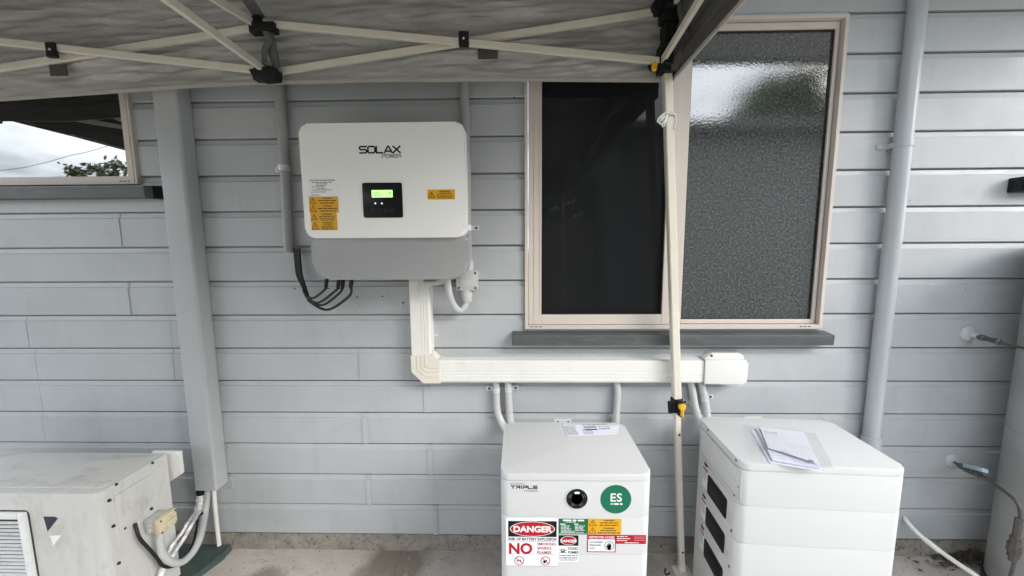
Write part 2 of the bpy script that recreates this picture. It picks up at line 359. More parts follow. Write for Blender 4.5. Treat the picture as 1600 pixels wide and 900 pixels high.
    def build(s, name, m, parent=None, smooth=True, loc=None):
        bmesh.ops.remove_doubles(s.bm, verts=s.bm.verts, dist=1e-6) if False else None
        me = bpy.data.meshes.new(name); 
        bmesh.ops.recalc_face_normals(s.bm, faces=s.bm.faces)
        s.bm.to_mesh(me); s.bm.free()
        o = bpy.data.objects.new(name, me); C.objects.link(o); me.materials.append(m)
        if smooth:
            for p in me.polygons: p.use_smooth = True
            try: me.set_sharp_from_angle(angle=math.radians(35))
            except Exception: pass
        if parent is not None:
            o.parent = parent; o.matrix_parent_inverse = parent_inv(parent)
        if loc is not None: o.location = loc
        return o
def parent_inv(p):
    m = Matrix.Identity(4); q = p
    chain = []
    while q: chain.append(q); q = q.parent
    for q in reversed(chain): m = m @ q.matrix_parent_inverse @ q.matrix_basis
    return m.inverted()
def dup(o, parent):
    c = o.copy(); C.objects.link(c); c.parent = parent; c.matrix_parent_inverse = o.matrix_parent_inverse.copy(); return c
def tag(o, label, cat, group=None, kind=None):
    o['label'] = label
    if cat: o['category'] = cat
    if group: o['group'] = group
    if kind: o['kind'] = kind
    return o
def thing(name, loc, label, cat, group=None, rz=0.0):
    o = bpy.data.objects.new(name, None); C.objects.link(o); o.location = loc; o.rotation_euler = (0, 0, rz); o.empty_display_size = .1
    return tag(o, label, cat, group)
def structure(o): o['kind'] = 'structure'; return o
def rrect(a0, b0, a1, b1, r, seg=5):
    out = []
    rs = r if isinstance(r, (list, tuple)) else [r] * 4
    for (cx, cy, t0, q) in ((a1 - rs[0], b0 + rs[0], -PI / 2, rs[0]), (a1 - rs[1], b1 - rs[1], 0, rs[1]), (a0 + rs[2], b1 - rs[2], PI / 2, rs[2]), (a0 + rs[3], b0 + rs[3], PI, rs[3])):
        for k in range(seg + 1):
            t = t0 + PI / 2 * k / seg; out.append((cx + q * math.cos(t), cy + q * math.sin(t)))
    return out
def spline(pts, n=8):                                  # Catmull-Rom through the points
    P = [Vector(p) for p in pts]; P = [P[0] * 2 - P[1]] + P + [P[-1] * 2 - P[-2]]; out = []
    for i in range(1, len(P) - 2):
        for k in range(n):
            t = k / n; a, b, c, d = P[i - 1], P[i], P[i + 1], P[i + 2]
            out.append(.5 * ((2 * b) + (c - a) * t + (2 * a - 5 * b + 4 * c - d) * t * t + (3 * b - a - 3 * c + d) * t ** 3))
    out.append(P[-2]); return out
def screw(fr, a, b, r, parent, m=ZINC, h=.003, name='screw'):
    mb = MB(); mb.lathe([(r, 0), (r, h * .5), (r * .6, h)], fr.p(a, b, 0), fr.n, 10)
    return mb.build(name, m, parent)

# ------------------------------------------------------------------ ground
g = MB(); g.poly([(-250, -250, -.06), (250, -250, -.06), (250, 60, -.06), (-250, 60, -.06)])
structure(g.build('ground', GRASS))
g = MB(); g.box((-5, -3.6, -.12), (5, .0, 0.0)); structure(g.build('concrete_path', CONC, smooth=False))

# ------------------------------------------------------------------ house wall, board by board
house = thing('house_wall', (0, 0, 0), 'grey painted weatherboard house wall on a rough concrete footing with two windows', 'house wall')
PITCH = .12985
def zline(k): return 1.25 + .2645 - PITCH * k
YF = -.018
XL, XR = -3.3, 2.9
# window openings (outer frame): x0, x1, z0, z1
W1 = (.020, 1.118, .938, 2.022)
W2 = (-2.75, -1.400, 1.484, 2.022)
def board_bm(z1=None):
    """cross-section of one chamferboard of unit length along x"""
    t = PITCH if z1 is None else z1
    if z1 is None or z1 > .118:
        sec = [(0.0, 0.0), (YF + .0015, 0.0), (YF, .0018), (YF, .1055), (YF + .0042, .1078), (YF + .0066, t - .0064), (YF + .0160, t - .0060), (YF + .0160, t - .0005), (0.0, t - .0005)]
    else:
        sec = [(0.0, 0.0), (YF + .0015, 0.0), (YF, .0018), (YF, t), (0.0, t)]
    mb = MB(); bm = mb.bm
    A = [bm.verts.new((0, y, z)) for y, z in sec]; B = [bm.verts.new((1, y, z)) for y, z in sec]
    n = len(sec)
    bm.faces.new(A); bm.faces.new(B[::-1])
    for i in range(n): bm.faces.new((A[i], A[(i + 1) % n], B[(i + 1) % n], B[i]))
    return mb
board0 = None
def put_board(x0, x1, z, cut=None):
    global board0
    if x1 - x0 < .004: return
    if cut is None:
        if board0 is None:
            o = board_bm().build('weatherboard', WALL, house, smooth=False); board0 = o
        else:
            o = dup(board0, house)
    else:
        o = board_bm(cut).build('weatherboard', WALL, house, smooth=False)
    o.location = (x0, random.uniform(-.0008, .0008), z); o.scale = (x1 - x0, 1, 1)
joints = {2: [(185, 360)], 4: [(199, 466)], 6: [(565, 567)], 7: [(666, 617)], 8: [(570, 667)], 9: [(672, 714)], 10: [(576, 760)], 11: [(680, 806)]}
faint = {5: [(42, 515), (267, 515)], 6: [(56, 566), (271, 566)], 7: [(63, 616)], 8: [(67, 664)]}
for k in range(-7, 12):
    z0 = zline(k); z1 = z0 + PITCH
    cuts = []
    for (px, py) in joints.get(k, []):
        x = at(px, py, YF).x; cuts.append(x)
        w = .0095
        jb = MB(); jb.box((x - w, YF - .0036, z0 + .001), (x + w, YF + .010, z0 + .1068), .0008)
        jb.box((x - w, YF + .0022, z0 + .1070), (x + w, YF + .0130, z0 + .1242))
        jb.build('board_joiner', WALL, house, smooth=False)
    gaps = [at(px, py, YF).x for (px, py) in faint.get(k, [])]
    edges = sorted([(x, .0) for x in cuts] + [(x, .0007) for x in gaps])
    segs = []; x = XL
    for e, gp in edges: segs.append((x, e - gp)); x = e + gp
    segs.append((x, XR))
    for (a, b) in segs:
        parts = [(a, b)]
        for (wx0, wx1, wz0, wz1) in (W1, W2):
            nxt = []
            for (p, q) in parts:
                if q <= wx0 or p >= wx1 or z1 <= wz0 + .001 or z0 >= wz1: nxt.append((p, q)); continue
                if p < wx0: nxt.append((p, wx0))
                if q > wx1: nxt.append((wx1, q))
                pl, ql = max(p, wx0), min(q, wx1)
                if z0 < wz0: put_board(pl, ql, z0, wz0 - z0 - .002)
                if z1 > wz1:
                    o = MB().box((0, YF, wz1 - z0 + .002), (1, 0, PITCH)).build('weatherboard', WALL, house, smooth=False); o.location = (pl, 0, z0); o.scale = (ql - pl, 1, 1)
            parts = nxt
        for (p, q) in parts: put_board(p, q, z0)
# wall core behind the boards, with the window openings left free
core = MB(); YB = .14
ztop = zline(-7) + PITCH; zb = zline(11)
for (a, b, c, d) in ((XL, zb, W2[0], ztop), (W2[0], zb, W2[1], W2[2]), (W2[0], W2[3], W2[1], ztop), (W2[1], zb, W1[0], ztop), (W1[0], zb, W1[1], W1[2]), (W1[0], W1[3], W1[1], ztop), (W1[1], zb, XR, ztop)):
    core.box((a, .001, b + .001), (c, YB, d))
core.build('wall_core', SILL, house, smooth=False)
ft = MB(); bm = ft.bm
nx = 260; nzz = 8
vs = [[None] * (nzz + 1) for _ in range(nx + 1)]
for i in range(nx + 1):
    for j in range(nzz + 1):
        x = XL + (XR - XL) * i / nx; z = -.05 + (zb + .052 - .001) * j / nzz
        y = -.004 + .006 * noise.noise(Vector((x * 14, z * 20, 3))) + .004 * noise.noise(Vector((x * 45, z * 60, 9)))
        if j == nzz: y = .02
        vs[i][j] = bm.verts.new((x, y, min(z, zb - .001)))
for i in range(nx):
    for j in range(nzz): bm.faces.new((vs[i][j], vs[i + 1][j], vs[i + 1][j + 1], vs[i][j + 1]))
ft.build('footing', FOOT, house)
pb = MB()
for i in range(700):
    x = random.uniform(-1.6, 2.0); z = random.uniform(.006, .074); r = random.uniform(.001, .0036) * random.random() ** .5 + .0005
    pb.lathe([(r * .6, -r * .2), (r, r * .15), (r * .6, r * .45)], (x, -.006 + .004 * noise.noise(Vector((x * 14, z * 20, 3))), z), (random.uniform(-.2, .2), -1, random.uniform(-.2, .2)), 6)
o = pb.build('aggregate', PEBBLE, house); o['kind'] = 'stuff'
# eave
EV = .9
e = MB(); e.box((XL, -EV, 2.312), (XR, .14, 2.324)); e.build('soffit', FASC, house, smooth=False)
e = MB(); e.box((XL, -EV - .02, 2.285), (XR, -EV, 2.46), .003); e.build('fascia', FASC, house, smooth=False)
e = MB(); e.prism(rrect(-EV - .13, 2.36, -EV - .022, 2.45, .02), XL, XR, Frame((0, 0, 0), (0, 1, 0), (0, 0, 1))); e.build('gutter', SILL, house)
e = MB(); e.prism([(-EV - .06, 2.462), (3.2, 3.9), (3.2, 3.94), (-EV - .06, 2.50)], XL, XR, Frame((0, 0, 0), (0, 1, 0), (0, 0, 1))); e.build('roof', NROOF, house, smooth=False)
# screw holes left in the boards
wf = wallframe(YF - .0004)
for (px, py, r) in ((460.5, 451, .0032), (558, 464.5, .0032), (597.5, 463, .0032), (630, 473, .0038), (803, 152.5, .003), (1421, 314, .002), (1508, 452, .002)):
    p = at(px, py, YF); h = MB(); h.disk(wf, p.x, p.z, r, 0, 10); h.build('screw_hole', INK, house, smooth=False)
for (px, py, r) in ((560, 484, .003), (627, 478.5, .003), (683, 524, .0035)):
    p = at(px, py, YF); screw(wf, p.x, p.z, r, house, WHITEP, .004)
p = at(679, 524, YF); screw(wf, p.x, p.z, .004, house, ZINC, .003)
sc1, sc2 = at(567, 464, YF), at(596, 463.3, YF); h = MB(); h.stroke(wf, [(sc1.x, sc1.z), (sc2.x, sc2.z)], .0008, 0.0001); h.build('scratch', GREYC, house, smooth=False)

# ------------------------------------------------------------------ windows (parts of the house wall)
def win_part(parent, name, x0, z0, x1, z1, y0, y1, m=BEIGE, bev=.0012):
    return MB().box((x0, y0, z0), (x1, y1, z1), bev).build(name, m, parent, smooth=False)
big = thing('window', (.57, 0, .938), '', None); big.parent = house; del big['label']
x0, x1, z0, z1 = W1
YO = -.030
fb = MB()
fb.box((x0, YO, z0), (x0 + .012, .06, z1), .001); fb.box((x1 - .012, YO, z0), (x1, .06, z1), .001)
fb.box((x0 + .012, YO, z1 - .012), (x1 - .012, .06, z1), .001); fb.box((x0 + .012, YO, z0), (x1 - .012, .06, z0 + .016), .001)
fb.build('frame', BEIGE, big, smooth=False)
# fly-screen sash on the left, in front
sx0, sx1 = x0 + .0135, .566
a0, a1, c0, c1 = .081, .529, .993, 1.97
sb = MB()
for q in ((sx0, z0 + .0175, a0, z1 - .0135), (a1, z0 + .0175, sx1, z1 - .0135)):
    sb.box((q[0], -.026, q[1]), (q[2], .004, q[3]), .0015)
sb.box((a0, -.0257, z0 + .0175), (a1, .0037, c0), .0015); sb.box((a0, -.0257, c1), (a1, .0037, z1 - .0135), .0015)
sb.box((sx0 + .020, -.0275, z0 + .020), (sx0 + .0225, -.0255, z1 - .016)); sb.box((a0 - .006, -.0275, c0 - .004), (a0 - .003, -.0255, c1))
sb.build('screen_sash', BEIGE, big, smooth=False)
gk = MB(); 
for q in ((a0, c0, a0 + .003, c1), (a1 - .003, c0, a1, c1), (a0 + .003, c0, a1 - .003, c0 + .003)): gk.box((q[0], -.020, q[1]), (q[2], -.0015, q[3]))
gk.build('seal', RUBBER, big, smooth=False)
MB().box((a0 + .0031, -.008, c0 + .0031), (a1 - .0031, -.003, c1 - .002)).build('pane', GLASSD, big, smooth=False)
# right sash with obscure glass
bx0, bx1 = .5675, x1 - .0135
d0, d1, e0, e1 = .606, 1.090, .971, 1.985
rb = MB()
rb.box((bx0, -.012, z0 + .0175), (d0, .022, z1 - .0135), .0015); rb.box((d1, -.012, z0 + .0175), (bx1 - .003, .022, z1 - .0135), .0015)
rb.box((d0, -.0117, z0 + .0175), (d1, .0217, e0), .0015); rb.box((d0, -.0117, e1), (d1, .0217, z1 - .0135), .0015)
rb.box((d1 + .007, -.0138, z0 + .020), (d1 + .0095, -.0115, z1 - .016))
rb.build('sash', BEIGE, big, smooth=False)
gk = MB()
for q in ((d0, e0, d0 + .003, e1), (d1 - .003, e0, d1, e1), (d0 + .003, e0, d1 - .003, e0 + .003), (d0 + .003, e1 - .003, d1 - .003, e1)): gk.box((q[0], -.006, q[1]), (q[2], .010, q[3]))
gk.build('seal', RUBBER, big, smooth=False)
MB().box((d0 + .0031, .000, e0 + .0031), (d1 - .0031, .005, e1 - .0031)).build('pane', GLASSO, big, smooth=False)
ds = MB()
for cx in (.045, .062, .078, 1.040, 1.055, 1.070): ds.box((cx - .0045, YO - .0006, z0 + .0085), (cx + .0045, YO + .001, z0 + .0115))
ds.build('drain_slot', INK, big, smooth=False)
sl = MB()
sl.prism([(.03, .888), (-.062, .884), (-.064, .922), (.03, .937)], at(800, 525, -.063).x, at(1305, 525, -.063).x, Frame((0, 0, 0), (0, 1, 0), (0, 0, 1)), .003, 2, 7)
sl.build('sill', SILL, big, smooth=False)

small = thing('window', (-2.1, 0, 1.484), '', None); small.parent = house; del small['label']
x0, x1, z0, z1 = W2
fb = MB(); fb.box((x0, YO, z0), (x0 + .035, .06, z1), .001); fb.box((x1 - .033, YO, z0), (x1, .06, z1), .001)
fb.box((x0 + .035, YO + .0004, z1 - .035), (x1 - .033, .06, z1), .001); fb.box((x0 + .035, YO + .0004, z0), (x1 - .033, .06, z0 + .029), .001)
fb.box((x1 - .012, YO - .002, z0 + .004), (x1 - .009, YO + .001, z1))
fb.build('frame', BEIGE, small, smooth=False)
MB().box((x0 + .0352, .000, z0 + .0292), (x1 - .0332, .005, z1 - .0352)).build('pane', GLASS, small, smooth=False)
ds = MB()
for cx in (-1.462, -1.447, -1.432): ds.box((cx - .0045, YO - .0006, z0 + .009), (cx + .0045, YO + .001, z0 + .012))
ds.build('drain_slot', INK, small, smooth=False)
MB().prism([(.03, 1.434), (-.062, 1.430), (-.064, 1.470), (.03, 1.483)], -2.9, at(225, 300, -.064).x - .0003, Frame((0, 0, 0), (0, 1, 0), (0, 0, 1)), .003, 2, 7).build('sill', SILL, small, smooth=False)
MB().prism([(.03, 1.432), (-.064, 1.428), (-.066, 1.472), (.03, 1.485)], at(225, 300, -.064).x, at(240, 300, -.064).x, Frame((0, 0, 0), (0, 1, 0), (0, 0, 1)), .003, 2, 7).build('sill_end_cap', BLACK, small, smooth=False)

# ------------------------------------------------------------------ box duct on the wall
dc = thing('cover_duct', (-1.225, -.045, .30), 'tall grey box duct running down the wall between the small window and the inverter', 'duct')
DX0, DX1, DY, DZ = -1.263, -1.178, -.080, .313
db = MB()
db.prism(rrect(DX0, DY, DX1, YF - .003, [.010, .001, .001, .004], 6), DZ, 2.29)
db.build('duct_body', WALLD, dc)
MB().prism(rrect(DX1 - .02, YF - .0005, DX1 + .016, YF - .0028, .0005), DZ - .035, DZ + .02).build('backing_plate', WALLD, dc, smooth=False)

# ------------------------------------------------------------------ downpipe
dp = thing('downpipe', (1.365, -.065, .45), 'round grey downpipe on the wall to the right of the big window', 'downpipe')
_p = at(1410.5, 226, -.050); pc = Vector((_p.x, -.050, 0)); R_ = .0255
MB().lathe([(R_, .47), (R_, 2.298)], pc, (0, 0, 1), 40).build('pipe', PIPE, dp)
MB().lathe([(R_ + .004, .475), (R_ + .004, .53), (R_ + .0005, .532)], pc, (0, 0, 1), 40).build('socket', PIPE, dp)
zb_ = at(1410, 224, -.07).z
bk = MB(); bk.lathe([(R_ + .0022, zb_ - .009), (R_ + .0022, zb_ + .009)], pc, (0, 0, 1), 40)
bk.box((pc.x - R_ - .036, YF - .004, zb_ - .009), (pc.x - R_ + .01, YF - .001, zb_ + .009)); bk.box((pc.x - R_ - .004, -.050, zb_ - .009), (pc.x - R_ - .0015, YF - .001, zb_ + .0088))
bk.build('bracket', PIPE, dp)
screw(wallframe(YF - .004), pc.x - R_ - .022, zb_, .004, dp)

# ------------------------------------------------------------------ inverter
inv = thing('inverter', (-.435, -.02, 1.14), 'white wall mounted inverter with a green lit display and a grey lower cover', 'inverter')
IY = -.190
tl, tr, br, bl = at(467, 192, IY), at(724, 191, IY), at(729, 372, IY), at(476, 371, IY)
ix0 = (tl.x + bl.x) / 2; ix1 = (tr.x + br.x) / 2; iz1 = (tl.z + tr.z) / 2; iz0 = (bl.z + br.z) / 2
fI = wallframe(0)
MB().prism(rrect(ix0 + .028, iz0 - .12, ix1 - .030, iz1 - .03, .02), -YF + .01, .135, fI, .004).build('body', BODY, inv)
MB().prism(rrect(ix0, iz0, ix1, iz1, [.030, .026, .026, .030], 8), .130, -IY, fI, .007, 3, 1).build('front_cover', WHITE, inv)
cb = at(600, 437, IY + .012)
MB().prism(rrect(ix0 + .008, cb.z, ix1 + .004, iz0 + .004, [.058, .016, .016, .058], 8), .110, -IY - .014, fI, .010, 4, 1).build('lower_cover', GREYC, inv)
fS = wallframe(IY - .0002)
def pz(px, py, y=None): p = at(px, py, IY if y is None else y); return p.x, p.z
LET = {'S': [[(1, 1), (.14, 1), (0, .88), (0, .64), (.14, .52), (.86, .52), (1, .40), (1, .12), (.86, 0), (0, 0)]],
       'O': [[(.16, 1), (.84, 1), (1, .84), (1, .16), (.84, 0), (.16, 0), (0, .16), (0, .84), (.16, 1)]], 'L': [[(0, 1), (0, 0), (.9, 0)]],
       'A': [[(-.05, 0), (.45, 1), (.58, 1), (1.05, 0)], [(.22, .24), (.80, .24)]], 'X': [[(0, 1), (1, 0)], [(1, 1), (0, 0)]],
       'P': [[(0, 0), (0, 1), (.86, 1), (1, .86), (1, .54), (.86, .42), (.1, .42)]], 'W': [[(-.05, 1), (.25, 0), (.5, .9), (.75, 0), (1.05, 1)]],
       'E': [[(1, 1), (0, 1), (0, 0), (1, 0)], [(0, .5), (.9, .5)]], 'R': [[(0, 0), (0, 1), (.86, 1), (1, .86), (1, .55), (.86, .44), (.1, .44)], [(.55, .44), (1, 0)]],
       't': [[(0, 1), (1, 1)], [(.5, 1), (.5, 0)]], 'r': [[(0, 1), (.95, 1), (.95, 0)], [(.95, .5), (.3, .5), (.1, .0)]], 'i': [[(.5, 1), (.5, 0)]], 'l': [[(0, 1), (0, 0), (1, 0)]],
       'p': [[(0, 1), (1, 1), (1, .45), (.1, .45), (.1, 0)]], 'e': [[(0, 1), (1, 1)], [(0, .5), (1, .5)], [(0, 0), (1, 0)]]}
def lettering(mb, fr, word, a0, a1, b0, b1, w, h, gap=.22):
    n = len(word); wd = [.2 if ch == 'i' else 1 for ch in word]; cw0 = (a1 - a0 - w) / (sum(wd) + gap * (n - 1)); hh = b1 - b0 - w; ox = a0 + w / 2 - cw0 * (1 + gap); pv = 1
    for k, ch in enumerate(word):
        ox += cw0 * (pv + gap); pv = wd[k]; cw = cw0 * pv
        for pl_ in LET[ch]:
            pts = [(ox + x * cw, b0 + w / 2 + y * hh) for x, y in pl_]
            mb.stroke(fr, pts, w, h)
            for (x, y) in pts: mb.disk(fr, x, y, w * .5, h + .00004, 8)
prt = MB(); A = pz(560.5, 228); B = pz(626.5, 239.6); lettering(prt, fS, 'SOLAX', A[0], B[0], B[1], A[1], .0048, .0003)
prt.build('logo', INK, inv, smooth=False)
prt = MB(); A = pz(596.5, 240.8); B = pz(627, 246.4); lettering(prt, fS, 'POWER', A[0], B[0], B[1], A[1], .0016, .0003)
prt.build('logo_small_print', INK, inv, smooth=False)
# display
A = pz(566, 286); B = pz(630, 340)
dspl = MB(); dspl.prism(rrect(A[0], B[1], B[0], A[1], .006), -.001, .0022, fS, .0008).build('display_panel', BLACKG, inv)
dspl = [o for o in inv.children if o.name.startswith('display_panel')][0]
A = pz(581, 297.3); B = pz(614, 308.4); MB().fbox(fS, A[0], B[1], B[0], A[1], .0022, .0026).build('screen', LCD, dspl, smooth=False)
w = B[0] - A[0]; hh = A[1] - B[1]; LINK = mat('lcd_ink', (.05, .25, .04), .4); sp = MB()
sp.words(fS, A[0] + w * .10, A[0] + w * .35, B[1] + hh * .62, .004, .0028); sp.words(fS, A[0] + w * .10, A[0] + w * .45, B[1] + hh * .28, .004, .0028)
sp.build('screen_print', LINK, dspl, smooth=False)
MB().rect(fS, A[0] + w * .84, B[1] + hh * .5, A[0] + w * .90, B[1] + hh * .72, .0028).build('screen_symbol', LINK, dspl, smooth=False)
for px in (587, 597): 
    a, b = pz(px, 318); MB().lathe([(.0021, .0015), (.0021, .0028), (.0008, .0032)], fS.p(a, b, 0), fS.n, 12).build('led', LED, dspl)
bt = MB()
for px in (583, 593, 603, 613):
    a, b = pz(px, 328.5); bt.ring(fS, a, b, .0052, .0060, .0024, 20); bt.stroke(fS, [(a - .002, b), (a + .002, b)], .0008, .0024)
a, b = pz(608, 317); bt.stroke(fS, [(a, b + .004), (a, b - .002), (a + .003, b - .002)], .0006, .0024)
bt.build('button_mark', mat('grey_mark', (.06, .06, .06), .4), dspl, smooth=False)

def warn_rows(mb, fr, a0, b0, a1, b1, rows, h, head='WARNING', hs=None, tri=True, rnd=random):
    """a yellow warning label: triangle on the left, heading and broken small print"""
    W = a1 - a0; H = b1 - b0
    if tri: mb.tri(fr, a0 + W * .14, b0 + H * .46, min(H * .74, W * .2), H * .055, h)
    cx = a0 + W * .63; s = hs or H * .24
    mb.text(fr, head, cx, b1 - H * .29, s, h, 1.0, 'CENTER', bold=s * .02)
    for i in range(rows):
        yy = b1 - H * (.29 + (.60 / rows) * (i + .72)); ww = W * rnd.uniform(.24, .34)
        mb.words(fr, cx - ww, cx + ww, yy, H * .34 / rows, h)
fL = wallframe(IY - .0002)
A = pz(482, 279.5); B = pz(527.5, 306)
lab = MB().fbox(fL, A[0], B[1], B[0], A[1], 0, .0005).build('label', PAPER, inv, smooth=False)
t = MB(); W_ = B[0] - A[0]; H_ = A[1] - B[1]
t.text(fL, 'SHUTDOWN PROCEDURE', (A[0] + B[0]) / 2, A[1] - H_ * .14, .0066, .0008, 1.02, 'CENTER', bold=.0001)
for f, l, r_ in ((.22, .12, .86), (.30, .26, .66), (.39, .26, .62), (.47, .12, .54), (.56, .26, .60), (.65, .12, .82), (.77, .06, .60), (.95, .06, .36)):
    t.words(fL, A[0] + W_ * l, A[0] + W_ * r_, A[1] - H_ * f, .0028, .0008)
t.build('label_print', INK, lab, smooth=False)
for (p0, p1, rows, head) in (((482.5, 307.5), (529, 319.5), 2, 'WARNING'), ((483, 319.5), (529.5, 332), 2, 'WARNING'), ((485, 332), (527, 346), 3, 'WARNING')):
    A = pz(*p0); B = pz(*p1)
    lab = MB().fbox(fL, A[0], B[1] + .0003, B[0], A[1], 0, .0006).build('label', YEL, inv, smooth=False)
    t = MB(); warn_rows(t, fL, A[0], B[1], B[0], A[1], rows, .0009, head); t.build('label_print', INK, lab, smooth=False)
A = pz(486.5, 346); B = pz(528, 359.5)
lab = MB().fbox(fL, A[0], B[1], B[0], A[1], 0, .0006).build('label', YEL, inv, smooth=False)
t = MB(); W_ = B[0] - A[0]; H_ = A[1] - B[1]; t.tri(fL, A[0] + W_ * .14, B[1] + H_ * .46, H_ * .74, .0016, .0009)
for i, s in enumerate(('WARNING', 'DO NOT', 'DISCONNECT', 'UNDER LOAD')): t.text(fL, s, A[0] + W_ * .63, A[1] - H_ * (.24 + .235 * i), .0064, .0009, 1.05, 'CENTER', bold=.0001)
t.build('label_print', INK, lab, smooth=False)
A = pz(668, 296.5); B = pz(711, 311.5)
lab = MB().fbox(fL, A[0], B[1], B[0], A[1], 0, .0006).build('label', YEL, inv, smooth=False)
t = MB(); warn_rows(t, fL, A[0], B[1], B[0], A[1], 4, .0009); t.build('label_print', INK, lab, smooth=False)

# ------------------------------------------------------------------ conduits round the inverter
def saddle(parent, c, r, wdt, tabs, z, direction=(0, 0, 1), m=ZINC):
    """metal saddle over a conduit whose centre is c; tabs: +1 right ear, -1 left ear"""
    s_ = MB(); d = Vector(direction).normalized()
    s_.lathe([(r + .0016, -wdt / 2), (r + .0016, wdt / 2)], c, d, 18)
    for t_ in tabs:
        x0_ = c.x + t_ * r * .7; x1_ = c.x + t_ * (r + .026)
        s_.prism(rrect(min(x0_, x1_), c.z - .009, max(x0_, x1_), c.z + .009, .004), -YF + .001, -YF + .0035, wallframe(0))
    o = s_.build('saddle', m, parent)
    for t_ in tabs: screw(wallframe(YF - .0035), c.x + t_ * (r + .015), c.z, .0045, o, STEELD)
RC = .0165
lc = thing('conduit', (-.84, -.04, 1.23), 'grey conduit on the left side of the inverter ending above black cables', 'conduit')
MB().tube([(-.840, -.040, 2.29), (-.843, -.040, 1.5), (-.8515, -.040, 1.231)], .0170, 20).build('tube', CONDUITD, lc)
c = at(453, 263, -.04); saddle(lc, Vector((-.8455, -.040, c.z)), .0185, .02, (-1,), 0)
rc = thing('conduit', (-.19, -.035, 1.17), 'thin grey conduit down the right side of the inverter into the junction box', 'conduit')
MB().tube([(-.190, -.036, 2.29), (-.189, -.036, 1.5), (-.190, -.036, 1.161)], RC, 20).build('tube', CONDUITD, rc)
c = at(728, 356, -.036); saddle(rc, Vector((-.1895, -.036, c.z)), RC, .02, (1,), 0)
MB().lathe([(RC + .004, 0), (RC + .004, .035), (RC + .001, .037)], (-.190, -.036, 1.161), (0, 0, 1), 20).build('coupling', CONDUIT, rc)

jb = thing('junction_box', (-.195, -.03, 1.09), 'small grey square junction box below the right corner of the inverter', 'junction box')
A = at(713, 424, -.06); B = at(746, 453, -.06)
jx0, jx1, jz0, jz1 = A.x, B.x, B.z, A.z
MB().prism(rrect(jx0, jz0, jx1, jz1, .004), -YF, .052, fI, .002, 2, 1).build('box', CONDUIT, jb)
MB().prism(rrect(jx0 - .001, jz0 - .001, jx1 + .001, jz1 + .001, .005), .0525, .060, fI, .002, 2, 1).build('lid', CONDUIT, jb)
MB().prism(rrect(jx0 + .012, jz0 + .008, jx1 - .012, jz1 - .008, .004), .060, .0625, fI, .0015, 2, 1).build('lid_panel', CONDUIT, jb)
fJ = wallframe(-.060)
for (a, b) in ((jx0 + .007, jz0 + .007), (jx1 - .007, jz0 + .007), (jx1 - .007, jz1 - .007), (jx0 + .007, jz1 - .007)): screw(fJ, a, b, .0042, jb, STEELD, .0012)
gl = at(729, 463, -.04)
MB().lathe([(.0165, jz0 - .048), (.019, jz0 - .044), (.019, jz0 - .030), (.0215, jz0 - .029), (.0215, jz0 - .001)], (gl.x, -.04, 0), (0, 0, 1), 20).build('gland', CONDUIT, jb)

fc = thing('flexible_conduit', (-.23, -.05, 1.0), 'light grey flexible conduit looping from the junction box up to the inverter', 'conduit')
pts = [at(728, 466, -.04), at(727, 477, -.045), at(718, 485, -.055), at(708, 475, -.07), at(702, 458, -.085), at(699, 436, -.10), at(698, 425, -.10)]
MB().tube(spline(pts), .0118, 16).build('tube', CONDUIT, fc)
el = thing('conduit_elbow', (-.3, -.06, 1.12), 'short light grey pipe elbow between the trunking top and the inverter', 'conduit')
pts = [at(664, 441, -.06), at(682, 441, -.075), at(693, 437, -.095), at(698, 428, -.11)]
MB().tube(spline(pts), .011, 16).build('tube', CONDUIT, el)
MB().lathe([(.0175, 0), (.0175, .026)], at(691, 437.5, -.09) + Vector((0, 0, -.012)), (0, 0, 1), 16).build('coupling', CONDUIT, el)

# black cables below the left conduit, each a thing
ends = [(511, 432, -.10, (500, 459), (487, 466), (476, 458), 460.5), (530, 432, -.11, (521, 457), (497, 473), (479, 464), 463), (537, 432, -.10, (528, 460), (503, 477), (482, 467), 465.5), (550, 432, -.12, (545, 463), (512, 484), (484, 471), 467.5)]
hints = ('shortest loop, rising nearest to the conduit', 'second loop from the conduit', 'third loop from the conduit', 'longest loop, rising farthest from the conduit')
for i, (ex, ey, yy, m1, m2, m3, sx) in enumerate(ends):
    t_ = thing('cable', at(sx, 395, -.04), 'black cable from the left conduit to the inverter, ' + hints[i], 'cable', 'black cables hanging below the inverter')
    pts = [at(sx, 388, -.042 - .002 * i), at(sx + 1, 405, -.045), at(sx + 4, 430, -.05), at(m3[0] - 3, m3[1] - 10, -.055), at(*m3, -.06), at(*m2, -.075), at(*m1, -.09), at(ex - 1, ey + 16, yy), at(ex, ey, yy)]
    MB().tube(spline(pts), .0043 if i < 3 else .0047, 8).build('sheath', CABLE, t_)
    q = at(ex - 2, ey + 18, yy); q2 = at(ex - .5, ey + 4, yy)
    MB().tube([q, q + (q2 - q) * .3, q2], [.0055, .0068, .0068], 10).build('connector', BLACK, t_)
    if i < 2: MB().bar(at(ex - 6, ey + 20, yy), at(ex + 3, ey + 18.5, yy), .004, .003).build('cable_tie', BLACK, t_)

